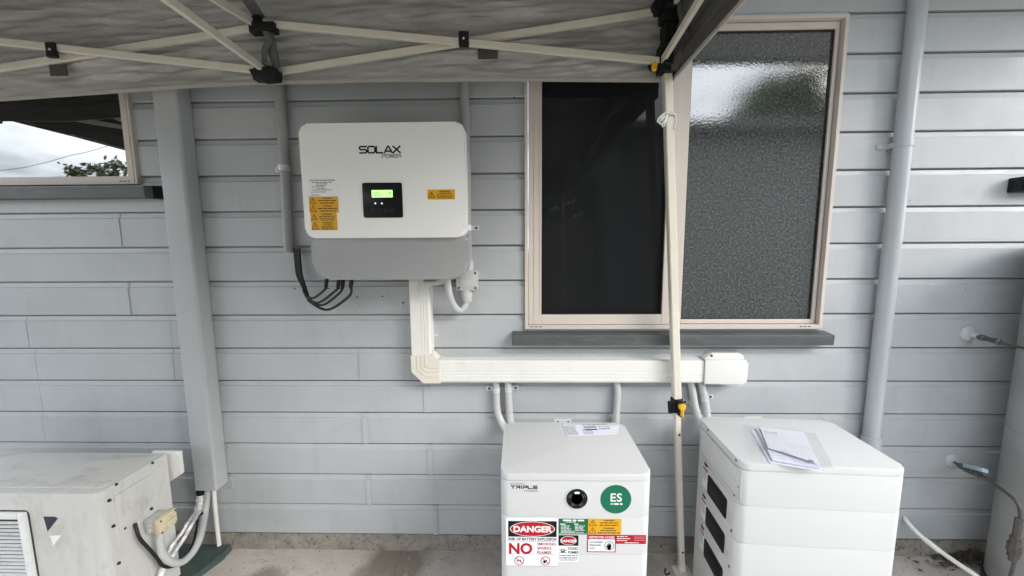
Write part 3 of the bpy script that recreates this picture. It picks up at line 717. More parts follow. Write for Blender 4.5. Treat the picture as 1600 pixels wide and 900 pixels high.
# ------------------------------------------------------------------ cream trunking
tk = thing('trunking', (-.3, -.02, .73), 'cream ribbed trunking bending from the inverter down and along under the window', 'trunking')
TY = -.066
v0 = at(640.5, 500, TY); v1 = at(672.5, 500, TY); hT = at(900, 563.5, TY).z; hB = at(900, 598.5, TY).z
vx0, vx1 = v0.x, v1.x; 
d_ = -TY + YF
def ribbed(wd, dep):
    """cross-section: a across the width, b out of the wall"""
    P = [(0, 0), (0, dep - .004), (.003, dep)]
    for c_ in (.52, .66, .80):
        P += [(wd * c_ - .0022, dep), (wd * c_ - .0012, dep - .0018), (wd * c_ + .0012, dep - .0018), (wd * c_ + .0022, dep)]
    P += [(wd - .006, dep), (wd - .0045, dep - .003), (wd, dep - .005), (wd, 0)]
    return P
hw = hT - hB; vw = vx1 - vx0
e1 = at(656, 555, TY).z; e0x = at(688, 580, TY).x; e2x = at(1100, 580, TY).x
MB().prism([(vx0 + a, YF - .0005 - b) for a, b in ribbed(vw, d_)], e1 - .002, at(656, 420, TY).z).build('run', CREAM, tk, smooth=False)
MB().prism([(-(YF - .0005 - b), hT - a) for a, b in ribbed(hw, d_)], e0x - .002, e2x + .002, Frame((0, 0, 0), (0, -1, 0), (0, 0, 1))).build('run', CREAM, tk, smooth=False) if False else None
fX = Frame((0, 0, 0), (0, 1, 0), (0, 0, 1))      # n = +x
MB().prism([(YF - .0005 - b, hT - a) for a, b in ribbed(hw, d_)], e0x - .002, e2x + .002, fX).build('run', CREAM, tk, smooth=False)
# elbow with cut corners and a ridge
q = .002
ol = [(vx0 - q, e1), (vx0 - q, hB + .042), (vx0 + .042, hB - q), (e0x, hB - q), (e0x, hT + q), (vx1 + .022, hT + q), (vx1 + q, hT + .026), (vx1 + q, e1)]
eb = MB(); eb.prism(ol, -YF + .0005, -TY + .002, fI, .003, 2, 1); elb = eb.build('elbow', CREAME, tk, smooth=False)
rg = MB()
for f in (.30, .52, .70):
    pts = [(vx0 + vw * f, e1 - .004), (vx0 + vw * f, hB + hw * (1 - f) * .0 + .042 + (hw - .042) * f * .75), (vx0 + .042 + (vw - .03) * f * .8, hB + hw * f), (e0x - .004, hB + hw * f)]
    for p_, q_ in zip(pts, pts[1:]): rg.bar((p_[0], TY - .0028, p_[1]), (q_[0], TY - .0028, q_[1]), .0030, .0030, (0, 1, 0))
rg.build('rib', CREAME, elb, smooth=False)
# end fitting
ex1 = at(1168, 580, TY).x; xt = at(1140, 558, TY)
en = MB(); en.prism([(e2x, hB - .003), (ex1 - .014, hB - .006), (ex1, hB + .008), (ex1, hT - .010), (ex1 - .010, hT + .003), (e2x, hT + .003)], -YF + .0005, -TY + .005, fI, .005, 3, 1)
en = en.build('end_fitting', WHITEP, tk)
t2 = MB(); t2.prism([(e2x + .012, hT - .012), (ex1 - .004, hT - .012), (ex1 - .004, hT + .010), (ex1 - .018, hT + .021), (e2x + .040, hT + .023), (e2x + .010, hT + .006)], -YF + .001, .048, fI, .004, 3, 1); t2.build('flange', WHITEP, en)
c = at(1112, 566, -.05); screw(wallframe(-.048), e2x + .034, hT + .013, .0045, en, STEELD, .002)
MB().prism([(e2x - .0008, hB - .005), (e2x + .001, hB - .005), (e2x + .001, hT + .004), (e2x - .0008, hT + .004)], -YF, -TY + .0056, fI).build('joint_gap', GREYC, en, smooth=False)

# drop conduits from the trunking to the batteries
def drop(label, pts, sad=None, r=.0132):
    t_ = thing('conduit', pts[-1], label, 'conduit', 'short conduits dropping from the trunking to the batteries')
    MB().tube(spline(pts), r, 16).build('tube', CONDUIT, t_)
    if sad:
        px, py, tab, dr = sad
        saddle(t_, at(px, py, -.034), r, .018, (tab,), 0, dr)
BYL = -.147
drop('leftmost of two short grey conduits entering the left battery, its saddle ear pointing left', [at(775, 592, -.034), at(775.5, 610, -.034), at(777, 640, -.034), at(783, 658, -.045), at(793, 676, -.075)], (775.5, 609, -1, (0, 0, 1)))
drop('short grey conduit beside its twin at the left battery corner, its saddle ear pointing right', [at(794, 592, -.034), at(794.5, 615, -.034), at(796, 640, -.036), at(799, 672, -.05)], (794.5, 608, 1, (0, 0, 1)))
drop('single short grey conduit behind the right part of the left battery, without a saddle', [at(963, 592, -.034), at(965, 612, -.034), at(963.5, 640, -.036), at(961, 675, -.05)])
drop('curved grey conduit beside the tent leg at the right battery, its saddle ear pointing left', [at(1078, 592, -.034), at(1082, 612, -.036), at(1086, 635, -.042), at(1095, 664, -.06), at(1099, 678, -.075)], (1084, 630, -1, (.15, 0, -1)))
drop('rightmost grey conduit entering the right battery, its saddle ear pointing right', [at(1094, 592, -.034), at(1098, 610, -.034), at(1103, 635, -.038), at(1107, 665, -.06)], (1101, 622, 1, (.2, 0, -1)))

# ------------------------------------------------------------------ batteries
def onfr(px, py, fr):
    d = ray(px, py); t = (fr.o - CAM).dot(fr.n) / d.dot(fr.n); p = CAM + d * t - fr.o
    return p.dot(fr.u), p.dot(fr.v)
def battery(t_, fB, w, d, seams, top):
    """stack of rounded modules under a lid; fB: origin front left on the ground, u along the front, v towards the wall, n up"""
    zs = [.012] + seams[::-1] + [top]
    for i in range(len(zs) - 1):
        last = i == len(zs) - 2
        mb = MB(); g_ = .0
        ins = 0 if last or i % 1 == 0 else 0
        mb.prism(rrect(0, 0, w, d, .024, 7), zs[i] + (.0004 if i else 0), zs[i + 1] - .0004, fB, 0.0052 if last else .0020, 3 if last else 2)
        mb.build('lid' if last else 'module', WHITEB, t_)
    for (a, b) in ((.05, .05), (w - .05, .05), (.05, d - .05), (w - .05, d - .05)):
        MB().lathe([(.018, 0), (.018, .0118)], fB.p(a, b, 0), fB.n, 14).build('foot', BLACK, t_)

BF = -.444
blx0, blx1 = -.0545, .3615
fBL = Frame((blx0, BF, 0), (1, 0, 0), (0, 1, 0))
batL = thing('battery', ((blx0 + blx1) / 2, -.295, 0), 'white stacked battery cabinet covered in warning signs with a green round ES sticker', 'battery', 'white battery cabinets against the wall')
sL = [at(900, y, BF).z for y in (752.3, 807.3, 866.3)]; sL.append(sL[-1] - (sL[-2] - sL[-1]))
sL.append(sL[-1] - (sL[-3] - sL[-2])); sL = [z for z in sL if z > .05]
battery(batL, fBL, blx1 - blx0, .297, sL, .63)
fF = wallframe(BF - .0003)
def pf(px, py): p = at(px, py, BF - .0003); return p.x, p.z
t = MB(); A = pf(797.8, 758.4); B = pf(840, 764); lettering(t, fF, 'triple', A[0], B[0], B[1], A[1], .0025, .0004, .3)
t.build('logo', INK, batL, smooth=False)
t = MB(); a, b = pf(797.5, 757.2); t.text(fF, 'BY SOLAX', a, b, .0082, .0004, 1.0); A = pf(819.5, 765.6); B = pf(840, 768.4); lettering(t, fF, 'POWER', A[0], B[0], B[1], A[1], .0009, .0004, .3); t.build('logo_small_print', INKB, batL, smooth=False)
# round black indicator with a bezel
a, b = pf(901.3, 778.7); rB = (pf(918, 778)[0] - pf(884.6, 778)[0]) / 2
ind = MB().lathe([(rB + .003, 0), (rB + .003, .0012), (rB, .0018)], fF.p(a, b, 0), fF.n, 40).build('indicator_bezel', WHITEB, batL)
ind = MB().lathe([(rB, 0), (rB, .0022), (rB * .55, .0028), (rB * .53, .0018), (.001, .0018)], fF.p(a, b, 0), fF.n, 40).build('indicator', BLACKG, batL)
t = MB()
for ang in (25, 155, 235, 305): t.ring(fF, a, b, rB * .60, rB * .67, .0031, 6, 1, math.radians(ang - 16), math.radians(ang + 16))
for ang in (25, 155, 235, 305): t.ring(fF, a, b, rB * .78, rB * .83, .0029, 6, 1, math.radians(ang - 12), math.radians(ang + 12))
t.build('indicator_mark', mat('indicator_grey', (.11, .12, .12), .4), ind, smooth=False)
t = MB(); t.ring(fF, a, b, rB * .56, rB * .72, .0033, 8, 1, math.radians(72), math.radians(108)); t.build('indicator_light', LEDG, ind, smooth=False)
# ES sticker
a, b = pf(962.3, 780); rE = (pf(986.5, 780)[0] - pf(938.5, 780)[0]) / 2
es = MB().lathe([(rE, 0), (rE, .0006)], fF.p(a, b, 0), fF.n, 56).build('sticker', ESG, batL, smooth=False)
es['label'] = 'round green ES sticker'
t = MB(); t.text(fF, 'ES', a, b - .006, .034, .0010, 1.0, 'CENTER', bold=.0006, space=1.06); t.words(fF, a - .015, a - .006, b - .0135, .0042, .001); t.words(fF, a - .004, a + .018, b - .0135, .0062, .001, fill=.8)
t.build('sticker_print', INKW, es, smooth=False)
def fsign(p0, p1, m, label=None, h=.0007):
    A = pf(*p0); B = pf(*p1)
    o = MB().fbox(fF, A[0], B[1], B[0], A[1], 0, h).build('sign', m, batL, smooth=False)
    if label: o['label'] = label
    return o, A[0], B[1], B[0], A[1]
H1 = .0010
# big danger sign
o, x0, z0, x1, z1 = fsign((790.3, 809.3), (871.5, 884.5), PAPER, 'white DANGER risk of battery explosion sign with black and red header'); W_ = x1 - x0; H_ = z1 - z0
X = lambda f: x0 + W_ * f
Z = lambda f: z1 - H_ * f
t = MB(); t.rect(fF, X(.045), Z(.382), X(.972), Z(.055), H1); 
t.text(fF, 'RISK OF BATTERY EXPLOSION', X(.51), Z(.455), .0110, H1, .90, 'CENTER', bold=.0003); 
for cx in (.255, .755):
    pass
t.build('sign_black', INK, o, smooth=False)
t = MB(); t.disk(fF, X(.508), Z(.218), H_ * .155, H1 + .0002, 40, 2.98 * W_ / H_ * .93); t.build('sign_oval_edge', INKW, o, smooth=False)
t = MB(); t.disk(fF, X(.508), Z(.218), H_ * .145, H1 + .0004, 40, 3.08 * W_ / H_ * .93)
t.text(fF, 'NO', X(.045), Z(.735), .0445, H1, .95, bold=.0016)
for i, s in enumerate(('SMOKING', 'SPARKS', 'FLAMES')): t.text(fF, s, X(.60), Z(.558 + .089 * i), .0116, H1, .98, bold=.00028, space=1.06)
for cx in (.255, .760):
    t.ring(fF, X(cx), Z(.885), .0118, .0138, H1 + .0003, 28); t.stroke(fF, [(X(cx) - .0088, Z(.885) + .0088), (X(cx) + .0088, Z(.885) - .0088)], .002, H1 + .0003)
t.build('sign_red', REDI, o, smooth=False)
t = MB(); t.text(fF, 'DANGER', X(.508), Z(.278), .0250, H1 + .0006, 1.06, 'CENTER', bold=.0010); t.build('sign_white', INKW, o, smooth=False)
t = MB()
t.stroke(fF, [(X(.20), Z(.88)), (X(.30), Z(.895))], .0022, H1); t.stroke(fF, [(X(.275), Z(.865)), (X(.285), Z(.905))], .001, H1); t.stroke(fF, [(X(.215), Z(.91)), (X(.235), Z(.925))], .0016, H1)
t.stroke(fF, [(X(.725), Z(.93)), (X(.735), Z(.88)), (X(.765), Z(.905)), (X(.785), Z(.865))], .0034, H1); t.disk(fF, X(.745), Z(.915), .0035, H1, 10)
for f in (.475, .745): t.stroke(fF, [(X(.04), Z(f)), (X(.97), Z(f))], .0007, H1)
t.stroke(fF, [(X(.0), Z(.998)), (X(1), Z(.998))], .0007, H1)
t.build('sign_pictogram', INK, o, smooth=False)
# green sign
o, x0, z0, x1, z1 = fsign((873, 810.3), (918.6, 835.3), GREENI, 'green instruction sign with white print'); W_ = x1 - x0; H_ = z1 - z0
t = MB(); t.words(fF, X(.14), X(.86), Z(.09), .0066, H1, fill=.75); t.words(fF, X(.25), X(.6), Z(.2), .0028, H1)
for c0 in (.05, .52):
    t.words(fF, X(c0), X(c0 + .18), Z(.33), .0040, H1, fill=.7)
    for i in range(4): t.words(fF, X(c0 + .03), X(c0 + random.uniform(.30, .40)), Z(.44 + .09 * i), .0030, H1)
t.words(fF, X(.08), X(.85), Z(.86), .0026, H1); t.words(fF, X(.08), X(.55), Z(.79), .0026, H1); t.words(fF, X(.02), X(.97), Z(.95), .0024, H1)
t.build('sign_print', INKW, o, smooth=False)
# yellow double warning
o, x0, z0, x1, z1 = fsign((918.9, 810.3), (970.2, 834.8), YEL, 'yellow double warning sign')
t = MB(); warn_rows(t, fF, x0, (z0 + z1) / 2, x1, z1, 2, H1, hs=.0062); warn_rows(t, fF, x0, z0, x1, (z0 + z1) / 2, 2, H1, hs=.0062); t.build('sign_print', INK, o, smooth=False)
# small toxic fumes sign
o, x0, z0, x1, z1 = fsign((872, 835.7), (903.6, 877.8), PAPER, 'small white DANGER toxic fumes sign'); W_ = x1 - x0; H_ = z1 - z0
t = MB(); t.rect(fF, X(.02), Z(.39), X(.99), Z(.0), H1)
t.text(fF, 'TOXIC', X(.985), Z(.54), .0105, H1, .92, 'RIGHT', bold=.0003); t.text(fF, 'FUMES', X(.985), Z(.68), .0105, H1, .92, 'RIGHT', bold=.0003)
a, b = X(.24), Z(.575); t.ring(fF, a, b, .0035, .0056, H1, 16); t.rect(fF, a - .0024, b - .0075, a + .0024, b - .0042, H1); t.stroke(fF, [(a - .0105, b - .0085), (a + .0105, b + .003)], .0016, H1); t.stroke(fF, [(a + .0105, b - .0085), (a - .0105, b + .003)], .0016, H1)
t.words(fF, X(.05), X(.97), Z(.76), .0036, H1)
for i in range(3): t.words(fF, X(.05 + .08 * (i == 2)), X(.95 - .1 * (i == 2)), Z(.835 + .048 * i), .0026, H1)
t.build('sign_black', INK, o, smooth=False)
t = MB(); t.disk(fF, X(.505), Z(.195), H_ * .165, H1 + .0002, 32, 1.66); t.build('sign_oval_edge', INKW, o, smooth=False)
t = MB(); t.disk(fF, X(.505), Z(.195), H_ * .150, H1 + .0004, 32, 1.70); t.build('sign_red', REDI, o, smooth=False)
t = MB(); t.text(fF, 'DANGER', X(.505), Z(.255), .0112, H1 + .0006, 1.0, 'CENTER', bold=.0004); t.build('sign_white', INKW, o, smooth=False)
# restricted access sign
o, x0, z0, x1, z1 = fsign((917.7, 835.2), (961.8, 862.8), REDI, 'red and white restricted access sign with a black hand'); W_ = x1 - x0; H_ = z1 - z0
t = MB(); t.rect(fF, X(.035), Z(.945), X(.965), Z(.25), H1); t.text(fF, 'RESTRICTED ACCESS', X(.5), Z(.195), .0092, H1, .82, 'CENTER', bold=.0002); t.build('sign_white', INKW, o, smooth=False)
t = MB()
for i, s in enumerate(('AUTHORISED', 'PERSONNEL', 'ONLY')): t.text(fF, s, X(.075), Z(.46 + .175 * i), .0072, H1 + .0003, .86, bold=.0001)
t.build('sign_print', NAVY, o, smooth=False)
a, b = X(.77), Z(.61); t = MB(); t.ring(fF, a, b, .0120, .0135, H1 + .0003, 30); t.disk(fF, a, b - .003, .0058, H1 + .0004, 14); t.disk(fF, a, b - .0075, .0050, H1 + .0004, 14)
for i, (dx, hh_) in enumerate(((-.0048, .0045), (-.0017, .0075), (.0014, .0080), (.0044, .0055))): t.rect(fF, a + dx - .0011, b - .004, a + dx + .0011, b + hh_, H1 + .0004)
t.stroke(fF, [(a - .005, b - .006), (a - .0085, b - .0005)], .0022, H1 + .0004); t.build('sign_hand', INK, o, smooth=False)
# red strip
o, x0, z0, x1, z1 = fsign((962, 835.7), (1009.0, 849.8), REDI, 'narrow red emergency information strip'); W_ = x1 - x0; H_ = z1 - z0
t = MB()
for i, (l, r_) in enumerate(((.04, .38), (.04, .48), (.04, .38))): t.words(fF, X(l), X(r_), Z(.16 + .23 * i), .0034, H1)
for i in range(3): t.rect(fF, X(.60), Z(.20 + .2 * i), X(.96), Z(.18 + .2 * i), H1)
t.words(fF, X(.3), X(.75), Z(.86), .0034, H1); t.build('sign_print', INKW, o, smooth=False)
# wall tab behind, paper label on top
tb = MB(); A = at(866.5, 655.5, -.13); B = at(893, 655.5, -.13); tb.prism(rrect(A.x, .60, B.x, A.z + .001, .003), .128, .131, fI); tb = tb.build('wall_bracket', WHITEB, batL)
for f in (.2, .8): screw(wallframe(-.131), A.x + (B.x - A.x) * f, A.z - .007, .003, tb, STEELD, .001)
fT = Frame((0, 0, .6303), (1, 0, 0), (0, 1, 0))
q = [onz(px, py, .6303) for px, py in ((886, 681.5), (963, 678.5), (968, 665), (880, 664))]
sh = MB(); sh.prism([(p.x, p.y) for p in q], 0, .0006, fT); sh = sh.build('paper_label', PAPERL, batL, smooth=False)
t = MB(); o0 = q[0]; fP = Frame((q[0].x, q[0].y, .6309), q[1] - q[0], Vector((0, 0, 1)).cross(q[1] - q[0])); lw = (q[1] - q[0]).length; lh = (q[3] - q[0]).length
for i in range(9): t.words(fP, .004, lw * .24, lh * (.08 + .095 * i), .004, .0003)
for i in range(4): t.words(fP, lw * .36, lw * .56, lh * (.12 + .12 * i), .004, .0003)
t.rect(fP, lw * .42, lh * .42, lw * .68, lh * .52, .0003)
for i in range(9): t.rect(fP, lw * (.42 + .03 * i), lh * .60, lw * (.435 + .03 * i), lh * .78, .0003)
for i in range(8): t.rect(fP, lw * (.72 + .03 * i), lh * .45, lw * (.735 + .03 * i), lh * .56, .0003)
t.words(fP, lw * .4, lw * .95, lh * .9, .004, .0003); t.words(fP, lw * .72, lw * .97, lh * .70, .004, .0003)
t.build('label_print', NAVY, sh, smooth=False)

# right battery, turned slightly
rzR = math.radians(-3.2)
uR = Vector((math.cos(rzR), math.sin(rzR), 0)); vR = Vector((-math.sin(rzR), math.cos(rzR), 0))
c_fl = onz(1162.5, 727, .63); fr_ = onz(1411, 727, .63)
oR = Vector((c_fl.x, c_fl.y, 0)); wR = .444; dR = .292
oR.y += .010
fBR = Frame(oR, uR, vR)
batR = thing('battery', fBR.p(wR / 2, dR / 2, 0), 'white stacked battery cabinet with black handle recesses on its left side and papers on top', 'battery', 'white battery cabinets against the wall')
fRF = Frame(fBR.p(0, 0, 0), uR, (0, 0, 1))
sR = [onfr(1290, y, fRF)[1] for y in (741, 797, 856.5)]; sR += [sR[-1] - (sR[-2] - sR[-1])]; sR.append(sR[-1] - (sR[-3] - sR[-2])); sR = [z for z in sR if z > .05]
battery(batR, fBR, wR, dR, sR, .63)
fRS = Frame(fBR.p(-.0003, dR, 0), -vR, (0, 0, 1))           # left side, u from the wall to the front, n to the left
def ps(px, py): return onfr(px, py, fRS)
# service panel outline
qs = [ps(*p) for p in ((1094, 711), (1156.5, 774), (1160, 737.5), (1099, 673))]
pl = MB(); pl.prism(rrect(min(qs[0][0], qs[3][0]), (qs[0][1] + qs[1][1]) / 2, (qs[1][0] + qs[2][0]) / 2, (qs[2][1] + qs[3][1]) / 2, .006), 0, .0012, fRS, .0005); pl.build('service_panel', WHITEB, batR)
pa0, pa1, pb0, pb1 = min(qs[0][0], qs[3][0]), (qs[1][0] + qs[2][0]) / 2, (qs[0][1] + qs[1][1]) / 2, (qs[2][1] + qs[3][1]) / 2
gv = MB()
for (p_, q_) in (((pa0, pb0), (pa1, pb0)), ((pa1, pb0), (pa1, pb1)), ((pa1, pb1), (pa0, pb1)), ((pa0, pb1), (pa0, pb0))): gv.stroke(fRS, [p_, q_], .0014, .0015)
gv.build('panel_gap', GREYC, batR, smooth=False)
t = MB(); t.words(fRS, pa1 - .035, pa1 - .024, pb0 + .045, .004, .0015); t.words(fRS, pa1 - .018, pa1 - .006, pb0 + .037, .007, .0015); t.build('panel_mark', INKB, batR, smooth=False)
for px, py in ((1106, 672), (1150, 719), (1147, 773), (1142.5, 829), (1139, 885)):
    a, b = ps(px, py); screw(fRS, a, b, .0042, batR, STEELD, .0012)
hq = [ps(*p) for p in ((1107, 744), (1137, 778), (1134, 812), (1105.5, 769))]
h2 = [ps(*p) for p in ((1105, 794), (1133, 833))]
ha0 = (hq[0][0] + hq[3][0]) / 2; ha1 = (hq[1][0] + hq[2][0]) / 2; hb1 = (hq[0][1] + hq[1][1]) / 2; hb0 = (hq[2][1] + hq[3][1]) / 2
stp = sR[1] - sR[2]
for i in range(3):
    dz = -stp * i
    h = MB().prism(rrect(ha0, hb0 + dz, ha1, hb1 + dz, .006), 0, .0022, fRS, .0010).build('handle_recess', BLACK, batR)
    MB().prism(rrect(ha0 + .014, hb0 + dz + .008, ha1 - .014, hb1 + dz - .014, .004), .0022, .0032, fRS, .0006).build('handle_grip', BLACK, h)
    l0 = ha0 - .040; l1 = ha0 - .006
    lb = MB().fbox(fRS, l0, hb0 + dz + .004, l1, hb1 + dz + .006, 0, .0006).build('side_label', PAPER, batR, smooth=False)
    t = MB(); t.rect(fRS, l0, hb1 + dz - .001, l1, hb1 + dz + .006, .0009); t.build('label_header', REDI, lb, smooth=False)
    t = MB()
    for k in range(7): t.words(fRS, l0 + .003, l0 + random.uniform(.02, .031), hb1 + dz - .006 - .0052 * k, .0032, .0009)
    t.build('label_print', INKB, lb, smooth=False)
    t = MB(); t.rect(fRS, l0 + .006, hb1 + dz + .016, l0 + .030, hb1 + dz + .025, .0006); t.build('black_strip', INK, batR, smooth=False)
    a, b = l0 + .016, hb1 + dz + .034; MB().disk(fRS, a, b, .003, .0006, 10).build('side_dot', INKB, batR, smooth=False)
    t = MB()
    for k in range(6): t.words(fRS, ha1 + .008, ha1 + random.uniform(.020, .028), hb0 + dz + .034 - .0052 * k, .0028, .0006)
    t.build('side_print', mat('faint_ink', (.55, .55, .56), .5) if i == 0 else bpy.data.materials['faint_ink'], batR, smooth=False)
tb = MB(); A = at(1165, 652, -.1); B = at(1192, 652, -.1); tb.prism(rrect(A.x, .60, B.x, A.z, .003), .092, .095, fI); tb.build('wall_bracket', WHITEB, batR)

# papers in a clear sleeve lying on the right battery
TZ = .6305
pouch = thing('document_pouch', onz(1240, 700, TZ), 'clear plastic sleeve of folded white papers lying on the right battery', 'papers')
def sheet(pix, z, curl, m, name='sheet', thick=.0006, n=10):
    q = [onz(px, py, TZ) for px, py in pix]              # bl, br, tr, tl
    mb = MB(); bm = mb.bm; grid = []
    for side in (0, 1):
        G_ = []
        for i in range(n + 1):
            r_ = []
            for j in range(n + 1):
                u = i / n; v = j / n
                p = (q[0] * (1 - u) + q[1] * u) * (1 - v) + (q[3] * (1 - u) + q[2] * u) * v
                p.z = TZ + z + curl(u, v) + thick * side; r_.append(bm.verts.new(p))
            G_.append(r_)
        grid.append(G_)
        for i in range(n):
            for j in range(n): bm.faces.new((G_[i][j], G_[i + 1][j], G_[i + 1][j + 1], G_[i][j + 1]))
    A, B = grid
    for i in range(n):
        bm.faces.new((A[i][0], A[i + 1][0], B[i + 1][0], B[i][0])); bm.faces.new((A[i][n], A[i + 1][n], B[i + 1][n], B[i][n]))
        bm.faces.new((A[0][i], A[0][i + 1], B[0][i + 1], B[0][i])); bm.faces.new((A[n][i], A[n][i + 1], B[n][i + 1], B[n][i]))
    return mb.build(name, m, pouch)
sheet(((1203, 724), (1283, 737), (1259, 682), (1173, 672)), .0004, lambda u, v: .004 * u * v, PAPERL)
sheet(((1207, 722), (1284, 735), (1258, 681), (1181, 671)), .0030, lambda u, v: .001 + .002 * math.sin(v * 3.1) * (1 - u * .4), PAPERL)
s3 = sheet(((1200, 706), (1280, 731), (1256, 680), (1187, 671)), .0085, lambda u, v: .004 * (1 - v) * (1 - u) + .002 * math.sin(u * 3), PAPER)
t = MB(); A = onz(1194, 674, TZ + .0125); B = onz(1211, 676, TZ + .0125); D = onz(1200, 702, TZ + .0125); fP = Frame(A, B - A, A - D)
t.words(fP, 0, .028, -.003, .004, .0006); t.rect(fP, .030, -.007, .036, -.001, .0006)
A = onz(1263, 720, TZ + .0125); B = onz(1272, 723, TZ + .0125); fP2 = Frame(A, B - A, Vector((0, 0, 1)).cross(B - A)); t.rect(fP2, 0, 0, .012, .010, .0006); t.build('sheet_print', INKB, s3, smooth=False)
film = sheet(((1190, 722), (1302, 744), (1274, 684), (1158, 671)), .0185, lambda u, v: .004 * math.sin(u * 7 + v * 4) * u + .003 * noise.noise(Vector((u * 9, v * 7, 2))), FILM, 'sleeve', .0003, 22)

# ------------------------------------------------------------------ outdoor air conditioner
ac = thing('air_conditioner', (-1.65, -.30, .03), 'weathered beige outdoor air conditioner unit standing on the slab by the grey box duct', 'air conditioner')
AX1, AX0, AYF, AYB, AZ = -1.2465, -2.06, -.404, -.186, .53
MB().prism(rrect(AX0 + .003, AYF + .003, AX1 - .002, AYB, [.016, .002, .002, .016], 5), .06, AZ - .019).build('casing', ACW, ac)
MB().prism(rrect(AX0, AYF, AX1 + .001, AYB - .002, [.018, .003, .003, .018], 5), AZ - .020, AZ, WORLD_XY, .005, 3, 1).build('top_panel', ACW, ac)
tp = MB(); tp.prism(rrect(AX0 + .02, AYF + .026, AX1 - .018, AYB - .012, .012), AZ, AZ + .0016, WORLD_XY, .0014, 2, 1); tp.build('top_pressing', ACW, ac)
for xx in (AX0 + .12, AX1 - .12): MB().box((xx - .03, AYF + .02, .03), (xx + .03, AYB - .01, .062), .003).build('foot', ACD, ac)
fA = wallframe(AYF + .003)
gx1 = at(43, 830, AYF).x
GX0, GZ0, GZ1 = AX0 + .05, .10, at(30, 806, AYF).z + .004
MB().prism(rrect(GX0 - .004, GZ0 - .004, gx1 + .010, GZ1 + .012, .012), -.001, .0015, fA).build('grille_gap', ACD, ac, smooth=False)
gr = MB()
gr.prism([(gx1 - .016, GZ0), (gx1 + .006, GZ0), (gx1 + .006, GZ1 + .008), (gx1 - .016, GZ1 + .008)], .0015, .011, fA, .004, 2, 1)
gr.prism([(GX0, GZ1 - .012), (gx1 - .0165, GZ1 - .012), (gx1 - .0165, GZ1 + .008), (GX0, GZ1 + .008)], .0015, .0108, fA, .004, 2, 1)
gf = gr.build('grille_frame', ACG, ac)
n_ = 0; z = GZ1 - .024
sl0 = None
while z > GZ0 + .01 and n_ < 34:
    if sl0 is None:
        mb = MB(); mb.prism([(.0018, -.0010), (.0085, -.0030), (.0090, -.0002), (.0022, .0014)], -(gx1 - .016), -GX0, Frame((0, AYF + .003, 0), (0, -1, 0), (0, 0, 1))); o = mb.build('slat', ACG, ac, smooth=False); sl0 = o; base = o.location.copy(); o.location = (0, 0, z)
    else:
        o = dup(sl0, ac); o.location = (0, 0, z)
    z -= .0122; n_ += 1
# brand mark: dark and white triangles
A = at(66, 808, AYF); k_ = (at(166, 808, AYF).x - A.x) / 100
fM = wallframe(AYF + .0026)
MB().poly([fM.p(A.x, A.z, .0002), fM.p(A.x + 3 * k_, A.z - 25 * k_, .0002), fM.p(A.x + 22.5 * k_, A.z - 3 * k_, .0002), fM.p(A.x + 18 * k_, A.z, .0002)]).build('emblem', NAVY, ac, smooth=False)
MB().poly([fM.p(A.x + 5 * k_, A.z - 32 * k_, .0002), fM.p(A.x + 8.5 * k_, A.z - 49 * k_, .0002), fM.p(A.x + 24 * k_, A.z - 30.5 * k_, .0002)]).build('emblem', INKW, ac, smooth=False)
# right side: service cover, screws
fAS = Frame((AX1 - .0019, 0, 0), (0, 1, 0), (0, 0, 1))       # n = +x, u towards the wall
def pa(px, py): return onfr(px, py, fAS)
q = [pa(184, 831), pa(217, 818), pa(233, 742), pa(177.5, 776)]
cy0 = (q[0][0] + q[3][0]) / 2; cy1 = pa(233, 742)[0]; cz0 = (q[0][1] + q[1][1]) / 2; cz1 = q[3][1]
MB().prism([(cy0, cz0), (pa(214, 820)[0], cz0), (cy1, cz0 + .04), (cy1, cz1), (cy0, cz1)], -.001, .0045, fAS, .002, 2, 1).build('service_cover', ACW, ac)
for px, py in ((180.5, 757), (237, 723.5), (170, 782), (176.5, 822), (193.5, 825.5), (236, 795), (185, 880)):
    a, b = pa(px, py); screw(fAS, a, b, .0048, ac, STEELD, .006)
# white valve cover sticking out behind
vq = [at(px, py, -.176) for px, py in ((236, 706), (280, 706.5), (283.5, 741), (262, 755.5), (236, 770))]
MB().prism([(p.x, p.z) for p in vq][::-1], .162, .176, fI, .003, 2, 7).build('valve_cover', WHITEP, ac)
# isolator
isx = AX1 + .062
A = onx(250, 812, isx); B = onx(278, 794, isx); D = onx(250, 840, isx)
iy0, iy1 = A.y, B.y; izt = (A.z + B.z) / 2; izb = D.z
MB().box((AX1 - .001, iy0 + .004, izb + .004), (AX1 + .034, iy1 - .004, izt - .004), .004).build('isolator_base', GREYI, ac)
isw = MB(); isw.box((AX1 + .0342, iy0, izb), (isx - .004, iy1, izt), .005); isw = isw.build('isolator_cover', CREAMI, ac)
fIS = Frame((isx - .004, 0, 0), (0, 1, 0), (0, 0, 1))
MB().prism(rrect(iy0 + .012, izb + .014, iy1 - .012, izt - .012, .005), 0, .004, fIS, .002, 2, 1).build('isolator_face', CREAMI, isw)
MB().prism(rrect((iy0 + iy1) / 2 - .016, (izb + izt) / 2 - .012, (iy0 + iy1) / 2 + .014, (izb + izt) / 2 + .010, .003), .004, .014, fIS, .003, 2, 1).build('isolator_switch', CREAMI, isw)
for (a, b) in ((iy0 + .006, izb + .007), (iy1 - .006, izb + .007), (iy1 - .006, izt - .007), (iy0 + .006, izt - .007)): screw(fIS, a, b, .0035, isw, STEELD, .001)
fIB = Frame((0, iy0 + .004, 0), (1, 0, 0), (0, 0, 1))
for dz in (.014, .034): MB().lathe([(.009, 0), (.009, .003), (.006, .0045)], fIB.p(AX1 + .017, izb + dz, 0), fIB.n, 14).build('isolator_plug', GREYI, ac)
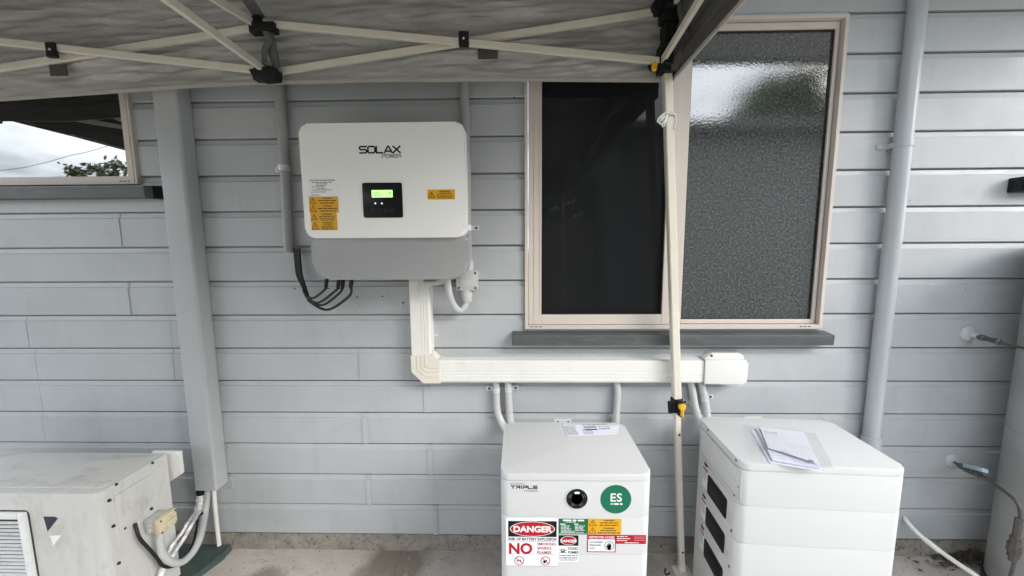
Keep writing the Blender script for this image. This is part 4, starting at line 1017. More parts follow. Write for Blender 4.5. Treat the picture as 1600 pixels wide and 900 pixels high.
# pipework next to the unit
t_ = thing('conduit', at(250, 842, -.2), 'thick light grey conduit looping from the air conditioner isolator up into the box duct', 'conduit')
MB().tube(spline([onx(250, 832, isx - .025), onx(250, 848, isx - .022), onx(254, 865, isx - .014), onx(268, 878, isx - .004), onx(285, 878, isx + .002), onx(302, 862, isx), onx(313, 838, isx - .012), at(321, 800, -.055), at(325, 765, -.045), at(325, 740, -.045)]), .0112, 16).build('tube', CONDUIT, t_)
t_ = thing('drain_pipe', at(343, 850, -.04), 'cut off white drain pipe hanging from the bottom of the box duct', 'pipe')
MB().tube(spline([at(333, 740, -.045), at(334.5, 770, -.045), at(338, 812, -.045), at(342.5, 852, -.05)]), .0078, 16, False).build('tube', WHITEP, t_)
t_ = thing('cable', at(246, 860, -.2), 'thick black cable hanging from the side of the air conditioner', 'cable')
MB().tube(spline([onx(211, 818, AX1 + .006), onx(213, 826, AX1 + .014), onx(219, 842, AX1 + .024), onx(235, 860, AX1 + .03), onx(246, 873, AX1 + .034), onx(252, 882, AX1 + .038), onx(262, 886, AX1 + .042), onx(276, 883, AX1 + .046)]), .0050, 12).build('sheath', CABLE, t_)
t_ = thing('cable', at(300, 850, -.03), 'thin black cable dropping from the box duct behind the grey conduit loop', 'cable')
MB().tube(spline([at(312, 745, -.03), at(311, 790, -.028), at(307, 826, -.035), onx(299, 856, -1.225), onx(288, 872, -1.215), onx(276, 880, -1.205)]), .0040, 10).build('sheath', CABLE, t_)
t_ = thing('foil_pipe', at(280, 850, -.1), 'pair of pipes wrapped in crumpled silver foil running down to the air conditioner', 'pipe')
MB().tube([at(315, 745, -.045), at(314.5, 771, -.045)], .017, 12).build('black_sleeve', BLACK, t_)
def crumple(pts, r, seed):
    P = spline(pts, 7); rs = [r * (1 + .22 * noise.noise(Vector((i * .8, seed, 0)))) for i in range(len(P))]
    mb = MB(); mb.tube(P, rs, 11)
    for v in mb.bm.verts: v.co += Vector((noise.noise(v.co * 90), noise.noise(v.co * 90 + Vector((5, 0, 0))), noise.noise(v.co * 90 + Vector((0, 7, 0))))) * .0028
    return mb.build('foil_wrap', FOIL, t_, smooth=False)
crumple([at(314, 772, -.047), at(312.5, 788, -.050), at(309, 797, -.055)], .0140, 1)
crumple([at(309, 795, -.050), onx(295, 815, -1.222), onx(280, 838, -1.222), onx(267, 856, -1.224), onx(260, 872, -1.226)], .0055, 2)
crumple([at(313, 797, -.060), onx(302, 815, -1.212), onx(288, 840, -1.214), onx(275, 860, -1.216), onx(266, 876, -1.220)], .0066, 3)
crumple([onx(263, 866, -1.224), onx(259, 880, -1.228), onx(248, 905, -1.230)], .0105, 4)
MB().lathe([(.022, -.0022), (.022, .0022)], at(316, 797.5, -.055), (.3, 0, 1), 18).build('cable_tie', BLACK, t_)
# slab under the unit
sb = MB(); sb.prism([(-2.2, -.50), (onz(300, 900, .028).x - .02, -.50), (onz(300, 900, .028).x, onz(300, 900, .028).y), (onz(347, 866, .028).x, onz(347, 866, .028).y), (-1.20, -.012), (-2.2, -.012)], .0005, .028, WORLD_XY, .006, 2, 1)
tag(sb.build('base_slab', GREENP), 'dark green painted slab under the air conditioner', 'slab')

# ------------------------------------------------------------------ water heater and its pipes
ht = thing('water_heater', (1.84, -.33, 0), 'tall grey cylindrical water heater at the right edge beside the wall', 'water heater')
hp = onz(1537, 895, 0)
hc = Vector((1.886, -.235, 0)); HR = .20
MB().lathe([(HR - .01, .0), (HR, .012), (HR, 1.235), (HR - .02, 1.262), (HR - .07, 1.275), (.001, 1.28)], hc, (0, 0, 1), 72).build('tank', TANK, ht)
MB().lathe([(HR + .002, .60), (HR + .003, .604), (HR + .002, .608)], hc, (0, 0, 1), 72).build('seam', TANK, ht)
MB().lathe([(HR + .004, .002), (HR + .004, .03), (HR, .032)], hc, (0, 0, 1), 72).build('base_ring', STEELD, ht)
def flange(parent, p, r):
    MB().lathe([(r, 0), (r, .004), (r * .8, .010), (.015, .014), (.001, .0145)], (p.x, YF, p.z), (0, -1, 0), 28).build('wall_flange', ESCU, parent)
p1 = at(1511, 521.5, YF)
hp1 = thing('copper_pipe', p1, 'upper tarnished pipe from a round wall flange to the water heater, without a lever', 'pipe')
flange(hp1, p1, .0285)
pts = [Vector((p1.x, -.03, p1.z)), at(1528, 526, -.05), at(1540, 529.5, -.075), at(1556, 533, -.11), at(1580, 540, -.15), at(1604, 545, -.19), at(1640, 556, -.23)]
MB().tube(spline(pts), .0044, 12).build('tube', COPPER, hp1)
d = (at(1556, 533, -.11) - at(1532, 527, -.06)).normalized()
MB().lathe([(.009, 0), (.011, .003), (.011, .018), (.0085, .02), (.0085, .05), (.0105, .053), (.0105, .066), (.006, .07)], at(1530, 526.5, -.055), d, 8).build('union_nut', BRASS, hp1)
MB().lathe([(.010, 0), (.010, .03)], (p1.x, YF - .012, p1.z), (.45, -1, -.15), 12).build('wall_stub', ESCU, hp1)
p2 = at(1486, 719, YF)
hp2 = thing('copper_pipe', p2, 'lower tarnished pipe with a pale blue lever valve curving down beside the water heater', 'pipe')
flange(hp2, p2, .0265)
pts = [Vector((p2.x, -.03, p2.z)), at(1497, 726, -.06), at(1512, 733, -.10), at(1530, 741, -.15), at(1550, 754, -.20), at(1575, 772, -.26), at(1588, 784, -.285), at(1594, 800, -.30), at(1593, 830, -.305), at(1587, 870, -.305), at(1578, 905, -.305)]
MB().tube(spline(pts), .0048, 12).build('tube', COPPER, hp2)
MB().lathe([(.010, 0), (.010, .03)], (p2.x, YF - .010, p2.z), (.4, -1, -.2), 12).build('wall_stub', ESCU, hp2)
va, vb = at(1499, 727, -.065), at(1531, 741.5, -.152); d = (vb - va).normalized(); vl = (vb - va).length
MB().lathe([(.010, 0), (.012, .004), (.012, .02), (.0095, .022), (.014, .035), (.014, .055), (.0095, .068), (.0115, .072), (.0115, vl - .004), (.008, vl)], va, d, 8).build('valve', BRASS, hp2)
la = va + d * .035 + Vector((0, 0, .016)); lv = MB(); su = d.cross(Vector((0, 0, 1))).normalized()
lv.prism([(0, -.012), (.02, -.020), (.062, -.016), (.085, -.008), (.085, .008), (.062, .016), (.02, .020), (0, .012)], 0, .014, Frame(la, (d + Vector((0, 0, .16))), su + Vector((0, 0, .25))), .003, 2, 7)
lv.build('lever', LEVER, hp2)
MB().lathe([(.006, 0), (.006, .02)], va + d * .045, (0, 0, 1), 10).build('lever_stem', BRASS, hp2)
ua, ub = at(1588, 838, -.305), at(1582, 876, -.305); d = (ub - ua).normalized(); ul = (ub - ua).length
MB().lathe([(.009, -.06), (.0095, 0), (.013, .002), (.013, ul * .28), (.0165, ul * .30), (.0165, ul * .62), (.013, ul * .64), (.014, ul * .82), (.010, ul * .84), (.010, ul)], ua, d, 8).build('pipe_union', COPPER, hp2)
wh = thing('hose', at(1450, 845, -.05), 'white pipe sloping from the wall to the ground beside the right battery', 'pipe')
pts = [at(1412, 806, -.005), at(1416, 813, -.03), at(1427, 826, -.05), at(1444, 842, -.075), at(1462, 856, -.10), at(1490, 876, -.14), at(1520, 896, -.18), at(1560, 925, -.23)]
P = spline(pts, 8); MB().tube(P, .0080, 14).build('tube', WHITEP, wh)
d = (at(1468, 861, -.108) - at(1444, 842, -.075)); MB().tube([at(1444, 842, -.075), at(1444, 842, -.075) + d], .0100, 14).build('sleeve', WHITEP, wh)
bx = thing('wall_fitting', at(1600, 288, -.02), 'small black box fixed to the wall at the far right edge', 'fitting')
A = at(1588, 277, -.04); B = at(1588, 300, -.04)
MB().box((A.x, -.060, B.z), (A.x + .12, YF - .001, A.z), .003).build('box', BLACK, bx)
MB().box((A.x + .002, -.068, B.z + .004), (A.x + .118, -.0602, A.z - .004), .003).build('cover', BLACK, bx)
# leaf litter in the corner
lt = MB()
for i in range(620):
    px = random.gauss(1505, 26); py = random.gauss(868, 9); p = onz(px, py, .006)
    if p.y > -.006 or p.y < -.3: continue
    s = random.uniform(.005, .016); a = random.uniform(0, 2 * PI); tl_ = random.uniform(-.5, .5)
    z = .003 + max(0, .03 * math.exp(-((px - 1515) / 22) ** 2)) * random.random()
    u = Vector((math.cos(a), math.sin(a), tl_)) * s; v = Vector((-math.sin(a), math.cos(a), random.uniform(-.4, .4))) * s * .4
    c = Vector((p.x, p.y, z + s * .5))
    lt.poly([c - u, c - v * .9, c + u, c + v])
tag(lt.build('leaf_litter', LEAFD, smooth=False), 'dark dry leaf litter in the corner between the wall and the water heater', 'leaf litter', kind='stuff')
gt = MB()
for i in range(500):
    x = random.uniform(-1.2, 1.75); y = -abs(random.gauss(0, .12)) - .008; r = random.uniform(.0008, .0024)
    gt.lathe([(r, 0), (r * .8, r * .7), (r * .2, r)], (x, y, .0002), (random.uniform(-.3, .3), random.uniform(-.3, .3), 1), 5)
tag(gt.build('grit', PEBBLE, smooth=False), 'dark grit scattered on the concrete along the footing', 'grit', kind='stuff')
# cracks in the concrete
def crack(pix, w):
    mb = MB(); P = [onz(px, py, .0008) for px, py in pix]; P2 = []
    for a, b in zip(P, P[1:]):
        for k in range(6): P2.append(a + (b - a) * k / 6 + Vector((random.uniform(-.003, .003), random.uniform(-.003, .003), 0)))
    mb.stroke(Frame((0, 0, .0008), (1, 0, 0), (0, 1, 0)), [(p.x, p.y) for p in P2], w)
    o = mb.build('crack', PEBBLE, smooth=False); return o
cr = crack([(627, 861), (626, 870), (619, 885), (616, 900)], .0016)
tag(cr, 'thin crack across the concrete in front of the footing', None, kind='structure'); 
# small bit of black cable on the floor by the tent foot
t_ = thing('cable_scrap', onz(1044, 893, .004), 'short curled black scrap of cable on the concrete beside the tent foot', 'cable')
MB().tube(spline([onz(1040, 888, .004), onz(1038.5, 893, .004), onz(1041, 898, .004), onz(1047, 895, .004)]), .0022, 8).build('sheath', CABLE, t_)

# ------------------------------------------------------------------ canopy tent
tent = thing('canopy_tent', (-.85, -1.45, 0), 'silver grey pop up canopy tent with cream folding frame standing close to the wall', 'tent')
BRc = Vector((.488, -.090)); BLc = Vector((-2.18, -.128)); FRc = Vector((.48, -2.72)); FLc = Vector((-2.18, -2.74))
ctr = (BRc + BLc + FRc + FLc) / 4
def yl(x): return BRc.y + (BLc.y - BRc.y) * (x - BRc.x) / (BLc.x - BRc.x)
hemp = [(0, 157), (100, 150), (200, 143), (300, 136), (400, 131), (500, 129.5), (600, 127), (680, 127.5), (760, 125.5), (900, 126.5), (1035, 127.5)]
hem = []
for px, py in hemp:
    y = -.1
    for _ in range(4): p = at(px, py, y); y = yl(p.x) + .018
    hem.append((p.x, p.z))
def hemz(x):
    if x <= hem[0][0]: return hem[0][1] + (hem[0][0] - x) * .02
    if x >= hem[-1][0]: return hem[-1][1]
    for (a, za), (b, zb2) in zip(hem, hem[1:]):
        if a <= x <= b: return za + (zb2 - za) * (x - a) / (b - a)
VT = 2.075
def valance(A, B, off, zf, nx, nz, seed, m=CLOTH):
    d = (B - A); L_ = d.length; d = d.normalized(); n = Vector((-d.y, d.x)) * off
    mb = MB(); bm = mb.bm; V = []
    for i in range(nx + 1):
        r_ = []; s = L_ * i / nx; pxy = A + d * s
        for j in range(nz + 1):
            t_ = j / nz; zh = zf(pxy.x, s); z = zh + (VT - zh) * t_
            w_ = .012 * noise.noise(Vector((s * 2.6 + z * 3, z * 15, seed))) + 0.0075 * noise.noise(Vector((s * 5 + z * 10, z * 38 - s * 5, seed + 4))) + .0046 * noise.noise(Vector((s * 12 - z * 14, z * 75, seed + 9))) + .0016 * noise.noise(Vector((s * 50, z * 150, seed + 2)))
            w_ *= .25 + 1.0 * min(1, t_ * 4) * min(1, (1 - t_) * 4)
            q_ = pxy + n * (1 + .0) + n.normalized() * w_
            r_.append(bm.verts.new((q_.x, q_.y, z)))
        V.append(r_)
    for i in range(nx):
        for j in range(nz): bm.faces.new((V[i][j], V[i + 1][j], V[i + 1][j + 1], V[i][j + 1]))
    o = mb.build('valance', m, tent)
    for p in o.data.polygons: p.use_smooth = True
    sm = o.modifiers.new('thickness', 'SOLIDIFY'); sm.thickness = .0008
    hb = MB()
    P = [Vector((A.x + d.x * L_ * i / 60, A.y + d.y * L_ * i / 60)) for i in range(61)]
    for p_, q_ in zip(P, P[1:]):
        a = p_ + n; b = q_ + n; za = zf(a.x, (p_ - A).length); zb3 = zf(b.x, (q_ - A).length)
        hb.bar((a.x, a.y, za + .003), (b.x, b.y, zb3 + .003), .011, .0045, (n.normalized().x, n.normalized().y, 0))
    hb.build('hem', HEM, o, smooth=False)
    return o
e_ = Vector((1, 0))
valance(BLc - Vector((.03, 0)), BRc + Vector((.028, 0)), .018, lambda x, s: hemz(x), 520, 64, 1.0)
valance(BRc + Vector((.014, .02)), FRc + Vector((.014, -.02)), .012, lambda x, s: hem[-1][1] + .006 * math.sin(s * 3), 300, 40, 7.0, CLOTH_DARK_SHADED)  # from here the valances get their inner shade from a darker cloth colour
valance(FRc + Vector((.03, -.02)), FLc - Vector((.03, .02)), .012, lambda x, s: 1.79 + .008 * math.sin(s * 2.6), 120, 14, 13.0, CLOTH_DARK_SHADED)
valance(FLc - Vector((.02, .02)), BLc - Vector((.02, -.02)), .012, lambda x, s: 1.80 + .006 * math.sin(s * 3), 120, 14, 19.0, CLOTH_DARK_SHADED)
# roof: four sagging panels
rfm = MB(); bm = rfm.bm; N_ = 36; V = {}
cor = [BLc + Vector((-.03, .024)), BRc + Vector((.03, .024)), FRc + Vector((.03, -.03)), FLc + Vector((-.03, -.03))]
for i in range(N_ + 1):
    for j in range(N_ + 1):
        u, v = i / N_, j / N_
        p = (cor[0] * (1 - u) + cor[1] * u) * (1 - v) + (cor[3] * (1 - u) + cor[2] * u) * v
        t_ = min(u, 1 - u, v, 1 - v) * 2
        z = VT + .50 * t_ ** 1.7 + .010 * noise.noise(Vector((u * 9, v * 9, 4))) * min(1, t_ * 6)
        V[i, j] = bm.verts.new((p.x, p.y, z))
for i in range(N_):
    for j in range(N_): bm.faces.new((V[i, j], V[i + 1, j], V[i + 1, j + 1], V[i, j + 1]))
o = rfm.build('roof', CLOTH, tent); sm = o.modifiers.new('thickness', 'SOLIDIFY'); sm.thickness = .001
# folding frame
MIDB = (at(405, 38, -.125), at(410, 112, -.125))
zT, zLo = at(1025, 10, -.11).z, at(1022, 98, -.11).z
_a = at(0, 66, -.14); _b = at(0, 101, -.14); _f = (BLc.x - MIDB[1].x) / (_a.x - MIDB[1].x)
zTL = MIDB[1].z + (_a.z - MIDB[1].z) * _f; zLL = MIDB[0].z + (_b.z - MIDB[0].z) * (BLc.x - MIDB[0].x) / (_b.x - MIDB[0].x)
def bar(p, q, w=.0215, d_=.013, up=(0, 0, 1)): return MB().bar(p, q, d_, w, up, .0015).build('truss_bar', TENTP, tent, smooth=False)
def v3(p, z): return Vector((p.x, p.y, z))
def side(A, B, n, jt, jl, first=None, hb=None):
    """two scissor pairs from corner A to corner B; n: inward normal; jt, jl: heights of the middle joints"""
    zBt, zBl = hb or (zT, zLo)
    A = A + n * .012; B = B + n * .012; Mi = (A + B) / 2 if first is None else first + n * .012
    o1 = n * .011; o2 = -n * .011
    bar(v3(A + o2, zT), v3(Mi + o2, jl)); bar(v3(A + o1, zLo), v3(Mi + o1, jt))
    bar(v3(B + o1, zBt), v3(Mi + o1, jl)); bar(v3(B + o2, zBl), v3(Mi + o2, jt))
    for P_, t0_, l0_ in ((A, zT, zLo), (B, zBt, zBl)):
        c = (P_ + Mi) / 2; zc = ((t0_ + jl) / 2 + (l0_ + jt) / 2) / 2
        dd = (Mi - P_).normalized()
        b = MB(); b.bar(v3(c - dd * .016, zc) + Vector((n.x, n.y, 0)) * .018, v3(c + dd * .016, zc) + Vector((n.x, n.y, 0)) * .018, .012, .046, (0, 0, 1), .002); b = b.build('pivot', BLACK, tent, smooth=False)
        MB().lathe([(.004, 0), (.003, .002)], v3(c, zc) + Vector((n.x, n.y, 0)) * .0245, (n.x, n.y, 0), 10).build('rivet', ZINC, b)
    return Mi
mBk = Vector((MIDB[0].x, yl(MIDB[0].x)))
nB = Vector((0, -1))
m1 = side(BRc, BLc, nB, MIDB[0].z, MIDB[1].z, mBk, (zTL, zLL))
m2 = side(BRc, FRc, Vector((-1, 0)), zT, zLo + .01); m3 = side(FRc, FLc, Vector((0, 1)), zT, zLo + .01); m4 = side(FLc, BLc, Vector((1, 0)), zT, zLo + .01)
hubx = Vector((mBk.x, -1.44))
for mm_, zt_, zl_ in ((m1, MIDB[0].z, MIDB[1].z), (m2, zT, zLo + .01), (m3, zT, zLo + .01), (m4, zT, zLo + .01)):
    dd = (hubx - mm_).normalized(); sd = Vector((-dd.y, dd.x)) * .014
    bar(v3(mm_ + dd * .02 - sd, zt_), v3(hubx - dd * .03 - sd, zt_ - .20)); bar(v3(mm_ + dd * .02 + sd, zl_), v3(hubx - dd * .03 + sd, zl_ + .03))
    for zz in (zt_, zl_):
        b = MB(); b.lathe([(.020, -.020), (.024, -.014), (.024, .014), (.020, .020)], v3(mm_, zz), (-dd.x, -dd.y, .0), 16)
        b.bar(v3(mm_ - sd * 2.4 - dd * .004, zz - .012), v3(mm_ + sd * 2.4 - dd * .004, zz - .012), .03, .03, (0, 0, 1), .004)
        b.build('joint', BLACK, tent)
MB().lathe([(.022, 1.70), (.022, 2.545)], v3(hubx, 0), (0, 0, 1), 16).build('centre_post', TENTP, tent)
MB().lathe([(.05, 1.74), (.05, 1.86)], v3(hubx, 0), (0, 0, 1), 8).build('centre_hub', BLACK, tent)
# black reinforcement patch and webbing at the middle joint
ptA = v3(m1, MIDB[0].z)
sP = MB()
sP.poly([at(349, -40, -.34), at(373, -40, -.34), at(414, 26, -.120), at(398, 28, -.120)]); o = sP.build('reinforcement_strap', STRAP, tent, smooth=False); o.modifiers.new('thickness', 'SOLIDIFY').thickness = .002
for pix, m_, yy in ([((414, 46), (419, 62), (413, 78), (412, 98)), STRAP, -.150], [((419, 48), (424, 75), (430, 100), (429, 112)), STRAP, -.142]):
    w_ = 9.0 if yy < -.145 else 12.0
    st = MB(); bm = st.bm; rows_ = []
    for k, p_ in enumerate(spline([at(px, py, yy) for px, py in pix], 5)):
        ww = w_ / FPX * 1.26 / 2 * (1 + .25 * math.sin(k * .35)); rows_.append((bm.verts.new((p_.x - ww, p_.y, p_.z)), bm.verts.new((p_.x + ww, p_.y + .003, p_.z))))
    for a, b in zip(rows_, rows_[1:]): bm.faces.new((a[0], a[1], b[1], b[0]))
    o = st.build('webbing', m_, tent); o.modifiers.new('thickness', 'SOLIDIFY').thickness = .0016
b = MB(); A = at(393, 34, -.148); B = at(429, 48, -.148); b.box((A.x, -.152, B.z), (B.x, -.120, A.z), .003); b.build('joint_block', BLACK, tent)
b = MB(); b.prism([(at(391, 112, -.15).x, at(391, 110, -.15).z), (at(398, 121, -.15).x, at(398, 122, -.15).z), (at(410, 126, -.15).x, at(410, 126, -.15).z), (at(432, 123, -.15).x, at(432, 124, -.15).z), (at(433, 108, -.15).x, at(433, 108, -.15).z), (at(424, 104, -.15).x, at(424, 104, -.15).z)], .120, .160, fI, .003, 2, 7); b.build('joint_block', BLACK, tent)
for (A0, B0) in (((747, 74), (778, 94)), ((81, 103), (111, 120))):
    yv = yl(at(A0[0], A0[1], -.1).x) + .022
    A = at(*A0, yv - .012); B = at(*B0, yv - .012); vp = MB(); vp.fbox(wallframe(yv - .019), A.x, B.z, B.x, A.z, 0, .0014); vp.build('velcro_patch', PATCH, tent, smooth=False)
# legs
def leg(foot, top, zc, detailed):
    foot = Vector(foot); top = Vector(top); d = (top - foot).normalized()
    at_z = lambda z: foot + d * ((z - foot.z) / d.z)
    lg = MB().bar(at_z(zc - .02), at_z(top.z), .0275, .0275, (1, 0, 0), .003).build('leg', TENTP, tent, smooth=False)
    il = MB().bar(foot + d * .012, at_z(zc - .0205), .0200, .0200, (1, 0, 0), .002).build('inner_leg', TENTP, lg, smooth=False)
    ff = MB(); ff.box((foot.x - .032, foot.y - .045, .001), (foot.x + .032, foot.y + .022, .006), .001); ff.bar(foot + Vector((0, 0, .006)), foot + d * .04, .023, .023, (1, 0, 0), .002); ff.build('foot', TENTP, lg, smooth=False)
    cl = MB(); cl.bar(at_z(zc - .033), at_z(zc + .020), .034, .038, (1, 0, 0), .006); cl.build('clamp', BLACK, lg)
    if detailed:
        for zz in (.56, .09):
            p = at_z(zz); MB().lathe([(.0042, 0), (.0040, .0008)], p + Vector((.002, -.0102, 0)), (0, -1, 0), 12).build('peg_hole', INK, lg, smooth=False)
    return lg, at_z
zc = at(1056, 634, -.12).z
lg, az = leg((.620, -.090, 0), (BRc.x, BRc.y, at(1040, 99, -.1).z), zc, True)
p = az(zc - .006)
cl = MB(); cl.bar(p + Vector((.001, -.028, -.034)), p + Vector((.001, -.028, .026)), .032, .020, (1, 0, 0), .007); cl.build('clamp_lever_base', BLACK, lg)
cl = MB(); cl.bar(p + Vector((.001, -.041, -.029)), p + Vector((.001, -.041, .002)), .021, .010, (1, 0, 0), .004); cl.lathe([(.0125, 0), (.0125, .010), (.009, .014)], p + Vector((.001, -.036, .007)), (0, -1, 0), 20); cl.build('clamp_button', YELP, lg)
cl = MB(); cl.bar(p + Vector((-.018, -.010, -.030)), p + Vector((-.023, -.010, .016)), .009, .030, (1, 0, 0), .002); cl.build('clamp_side', BLACK, lg)
for (f_, t2_) in (((.49, -2.74, 0), (.48, -2.72, 1.84)), ((-2.19, -2.76, 0), (-2.18, -2.74, 1.84)), ((-2.19, -.12, 0), (-2.18, -.128, 1.84))): leg(f_, t2_, .85, False)
# black corner brackets on every leg
for P_, dx, dy, ht_, hl_ in ((BRc, -1, -1, zT, zLo), (FRc, -1, 1, zT, zLo), (FLc, 1, 1, zT, zLo), (BLc, 1, -1, zTL, zLL)):
    b = MB(); b.box((P_.x - .030, P_.y - .028, ht_ - .045), (P_.x + .030, P_.y + .014, VT - .005), .005)
    b.lathe([(.020, -.018), (.022, -.01), (.022, .01), (.020, .018)], (P_.x + dx * .040, P_.y + dy * .014, ht_), (0, 1, 0), 16); b.bar((P_.x + dx * .012, P_.y + dy * .03, ht_), (P_.x + dx * .012, P_.y + dy * .06, ht_), .03, .05, (0, 0, 1), .003); b.build('corner_bracket', BLACK, tent)
    b = MB(); b.box((P_.x - .032, P_.y - .030, hl_ - .030), (P_.x + .027, P_.y + .014, hl_ + .055), .005); b.lathe([(.018, -.018), (.018, .018)], (P_.x + dx * .042, P_.y + dy * .012, hl_), (0, 1, 0), 16); b.bar((P_.x + dx * .012, P_.y + dy * .02, hl_), (P_.x + dx * .012, P_.y + dy * .05, hl_), .028, .034, (0, 0, 1), .003); b.build('slider', BLACK, tent)
    MB().bar((P_.x, P_.y - .003, hl_ + .0555), (P_.x, P_.y - .003, ht_ - .0455), .048, .040, (1, 0, 0), .004).build('bracket_sleeve', BLACK, tent)
b = MB(); A = at(1022, 104, -.14); b.bar(A + Vector((0, 0, -.014)), A + Vector((.002, 0, .014)), .014, .016, (1, 0, 0), .004); b.build('slider_button', YELP, tent)
# bunched dark cloth in the corner
b = MB()
for k in range(3):
    P = spline([(BRc.x + .02 + .012 * k, BRc.y - .05 - .03 * k, 2.0), (BRc.x + .030 - .006 * k, BRc.y - .045 - .02 * k, 1.93), (BRc.x + .016 + .01 * k, BRc.y - .04 - .02 * k, 1.87), (BRc.x + .014, BRc.y - .035, 1.81)], 6)
    b.tube(P, [.012 + .003 * math.sin(i * .9 + k) for i in range(len(P))], 10)
b.build('gathered_cloth', CLOTH_DARK_SHADED, tent)
# cord knotted round the leg
cd = thing('cord', az(1.55), 'white cord with hanging loops tied round the tent leg near the top', 'cord')
p = az(at(1030, 180, -.1).z); 
ck = MB(); ck.tube(spline([p + Vector((-.0165, -.0165, .004)), p + Vector((.0165, -.0165, .000)), p + Vector((.0165, .0165, .002)), p + Vector((-.0165, .0165, .004)), p + Vector((-.0165, -.0165, .006))], 6), .0032, 8); ck.build('knot_turn', CORD, cd)
for (dx, ln_, w_) in ((-.032, .034, .012), (-.040, .028, .010), (-.026, .042, .006)):
    a = p + Vector((-.0165, -.018, .004)); lo = p + Vector((dx, -.028, -ln_))
    MB().tube(spline([a, a + Vector((dx * .2 - w_ * .5, -.003, -ln_ * .3)), lo + Vector((-w_ * .5, 0, .006)), lo, lo + Vector((w_ * .7, -.002, .008)), a + Vector((w_ * .4, -.004, -ln_ * .3)), a + Vector((.004, -.003, .0))], 6), .0028, 8).build('loop', CORD, cd)
MB().tube(spline([p + Vector((.016, -.016, .0)), p + Vector((.021, -.014, -.02)), p + Vector((.015, -.016, -.045))], 6), .0025, 8).build('cord_end', CORD, cd)

# ------------------------------------------------------------------ what the windows mirror: the yard behind the camera
nh = thing('neighbour_house', (5.5, -6.5, 0), 'dark neighbouring house with a low roof mirrored in the big window', 'house')
MB().box((1.7, -9.0, -.05), (9.5, -5.2, 3.12), .0).build('wall', NWALL, nh, smooth=False)
MB().prism([(-9.5, 3.122), (-4.8, 3.122), (-4.8, 3.22), (-7.1, 3.75), (-9.5, 3.22)], 1.4, 9.8, Frame((0, 0, 0), (0, 1, 0), (0, 0, 1))).build('roof', NROOF, nh, smooth=False)
hg = thing('added_hedge', (0, -7.4, 0), 'unseen dark hedge behind the timber fence facing the house wall', 'added_hedge')  # added, not seen: blocks a bright sky reflection in the dark pane
hm = bmesh.new(); rnd_ = random.Random(31)
for i in range(16000):
    c = Vector((rnd_.uniform(-3.2, 2.2), -7.4 + rnd_.gauss(0, .28), rnd_.uniform(0, 2.75) + .2 * noise.noise(Vector((i * .01, 3, 1)))))
    u = Vector((rnd_.gauss(0, 1), rnd_.gauss(0, 1), rnd_.gauss(0, .7))).normalized() * .085; v = u.cross(Vector((rnd_.gauss(0, 1), rnd_.gauss(0, 1), rnd_.gauss(0, 1)))).normalized() * .045
    hm.faces.new([hm.verts.new(c - u), hm.verts.new(c - v), hm.verts.new(c + u), hm.verts.new(c + v)])
hme = bpy.data.meshes.new('foliage'); hm.to_mesh(hme); hm.free(); hme.materials.append(LEAF); o = bpy.data.objects.new('foliage', hme); C.objects.link(o); o.parent = hg; o.matrix_parent_inverse = parent_inv(hg)
fn = thing('timber_fence', (-4, -6.2, 0), 'timber paling fence mirrored low in the small window', 'fence')
fb0 = None
for i in range(62):
    x = -11 + i * .205
    if x > 1.5: break
    if fb0 is None: fb0 = MB().box((0, 0, -.05), (.19, .018, 1.75)).build('paling', FENCE, fn, smooth=False); o = fb0; base_l = o.location.copy()
    else: o = dup(fb0, fn)
    o.location = (x, -6.2 + random.uniform(-.004, .004), random.uniform(-.01, .01))
for z in (.4, 1.4): MB().box((-11, -6.245, z), (1.6, -6.205, z + .08)).build('rail', FENCE, fn, smooth=False)
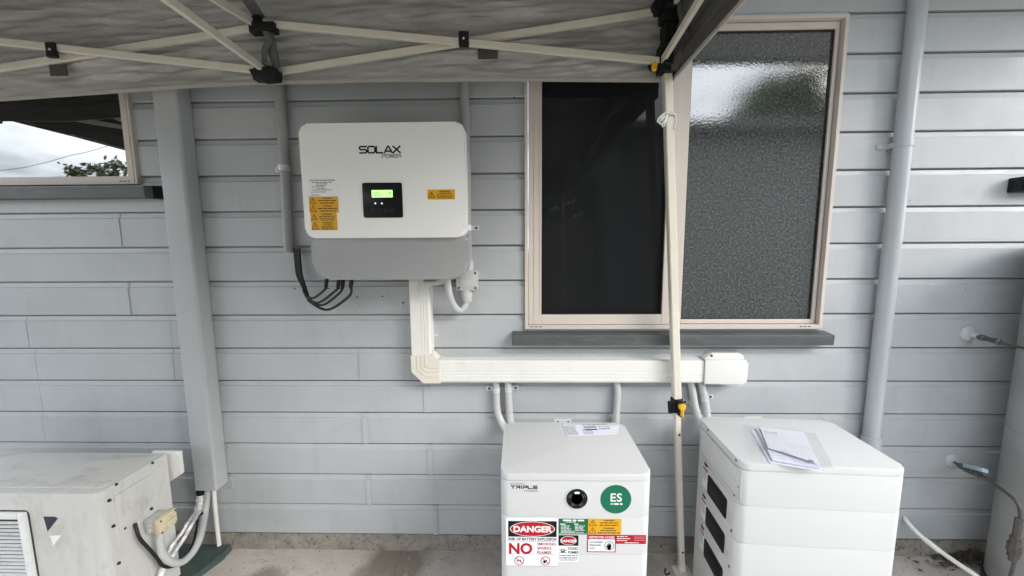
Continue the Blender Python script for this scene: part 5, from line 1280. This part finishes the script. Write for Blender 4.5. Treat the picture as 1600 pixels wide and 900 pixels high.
def tree(name, label, loc, h, cr, n, leaf, seed, group=None):
    rnd = random.Random(seed)
    t_ = thing(name, loc, label, 'tree', group); L0 = Vector(loc)
    mb = MB(); limbs = []
    mb.tube([L0 + Vector((0, 0, -.1)), L0 + Vector((.05, .02, h * .3)), L0 + Vector((.0, .08, h * .62))], [h * .035, h * .028, h * .016], 10)
    for k in range(11):
        a = rnd.uniform(0, 2 * PI); z0_ = h * rnd.uniform(.25, .6); e2 = L0 + Vector((math.cos(a) * cr * rnd.uniform(.5, .95), math.sin(a) * cr * rnd.uniform(.5, .95), z0_ + h * rnd.uniform(.08, .38)))
        s2 = L0 + Vector((.02, .04, z0_)); mb.tube([s2, (s2 + e2) / 2 + Vector((0, 0, .08)), e2], [h * .014, h * .009, h * .004], 6); limbs.append(e2)
        for _ in range(2): limbs.append(e2 + Vector((rnd.gauss(0, cr * .25), rnd.gauss(0, cr * .25), rnd.gauss(cr * .1, cr * .2))))
    mb.build('trunk', BARK, t_)
    cb_ = MB(); bm = cb_.bm
    for i in range(n):
        c = rnd.choice(limbs) + Vector((rnd.gauss(0, cr * .17), rnd.gauss(0, cr * .17), rnd.gauss(0, cr * .14)))
        u = Vector((rnd.gauss(0, 1), rnd.gauss(0, 1), rnd.gauss(0, .6))).normalized() * leaf * rnd.uniform(.6, 1.3); v = u.cross(Vector((rnd.gauss(0, 1), rnd.gauss(0, 1), rnd.gauss(0, 1)))).normalized() * leaf * .45
        bm.faces.new([bm.verts.new(c - u), bm.verts.new(c - v), bm.verts.new(c + u), bm.verts.new(c + v)])
    me = bpy.data.meshes.new('crown'); bm.to_mesh(me); bm.free(); me.materials.append(LEAF); o = bpy.data.objects.new('crown', me); C.objects.link(o); o.parent = t_; o.matrix_parent_inverse = parent_inv(t_)
    return t_
tree('garden_tree', 'broad leafy tree behind the neighbouring house mirrored at the top of the big window', (9.1, -10.6, -.05), 6.7, 2.4, 26000, .10, 3, 'trees behind the camera')
tree('garden_tree', 'smaller leafy tree left of the broad tree behind the neighbouring house roof', (6.4, -11.2, -.05), 5.2, 1.4, 6000, .08, 4, 'trees behind the camera')
tree('garden_tree', 'small open tree mirrored at the lower right corner of the small window', (-7.12, -4.9, -.05), 3.3, .36, 1500, .05, 5, 'trees behind the camera')
tree('garden_tree', 'far round tree mirrored low in the middle of the small window', (-39, -28.0, -.05), 5.9, 1.0, 1500, .22, 6, 'trees behind the camera')
tree('garden_tree', 'far round tree mirrored low at the left of the small window', (-44, -30.0, -.05), 5.6, .9, 1500, .22, 8, 'trees behind the camera')
pl_ = thing('power_line', (-25, -19, 0), 'overhead power line sagging from a timber pole mirrored in the small window', 'power line')
w_ = MB(); A = Vector((-34, -19.2, 5.0)); B = Vector((-14, -17.5, 8.2)); w_.tube([A + (B - A) * (i / 24) - Vector((0, 0, 1.2 * 4 * (i / 24) * (1 - i / 24) * .5)) for i in range(25)], .014, 5); w_.build('wire', WIRE, pl_)
MB().lathe([(.14, -.1), (.10, 8.6)], (-14, -17.5, 0), (0, 0, 1), 12).build('pole', BARK, pl_)
MB().lathe([(.14, -.1), (.10, 5.2)], (-34, -19.2, 0), (0, 0, 1), 12).build('pole', BARK, pl_)
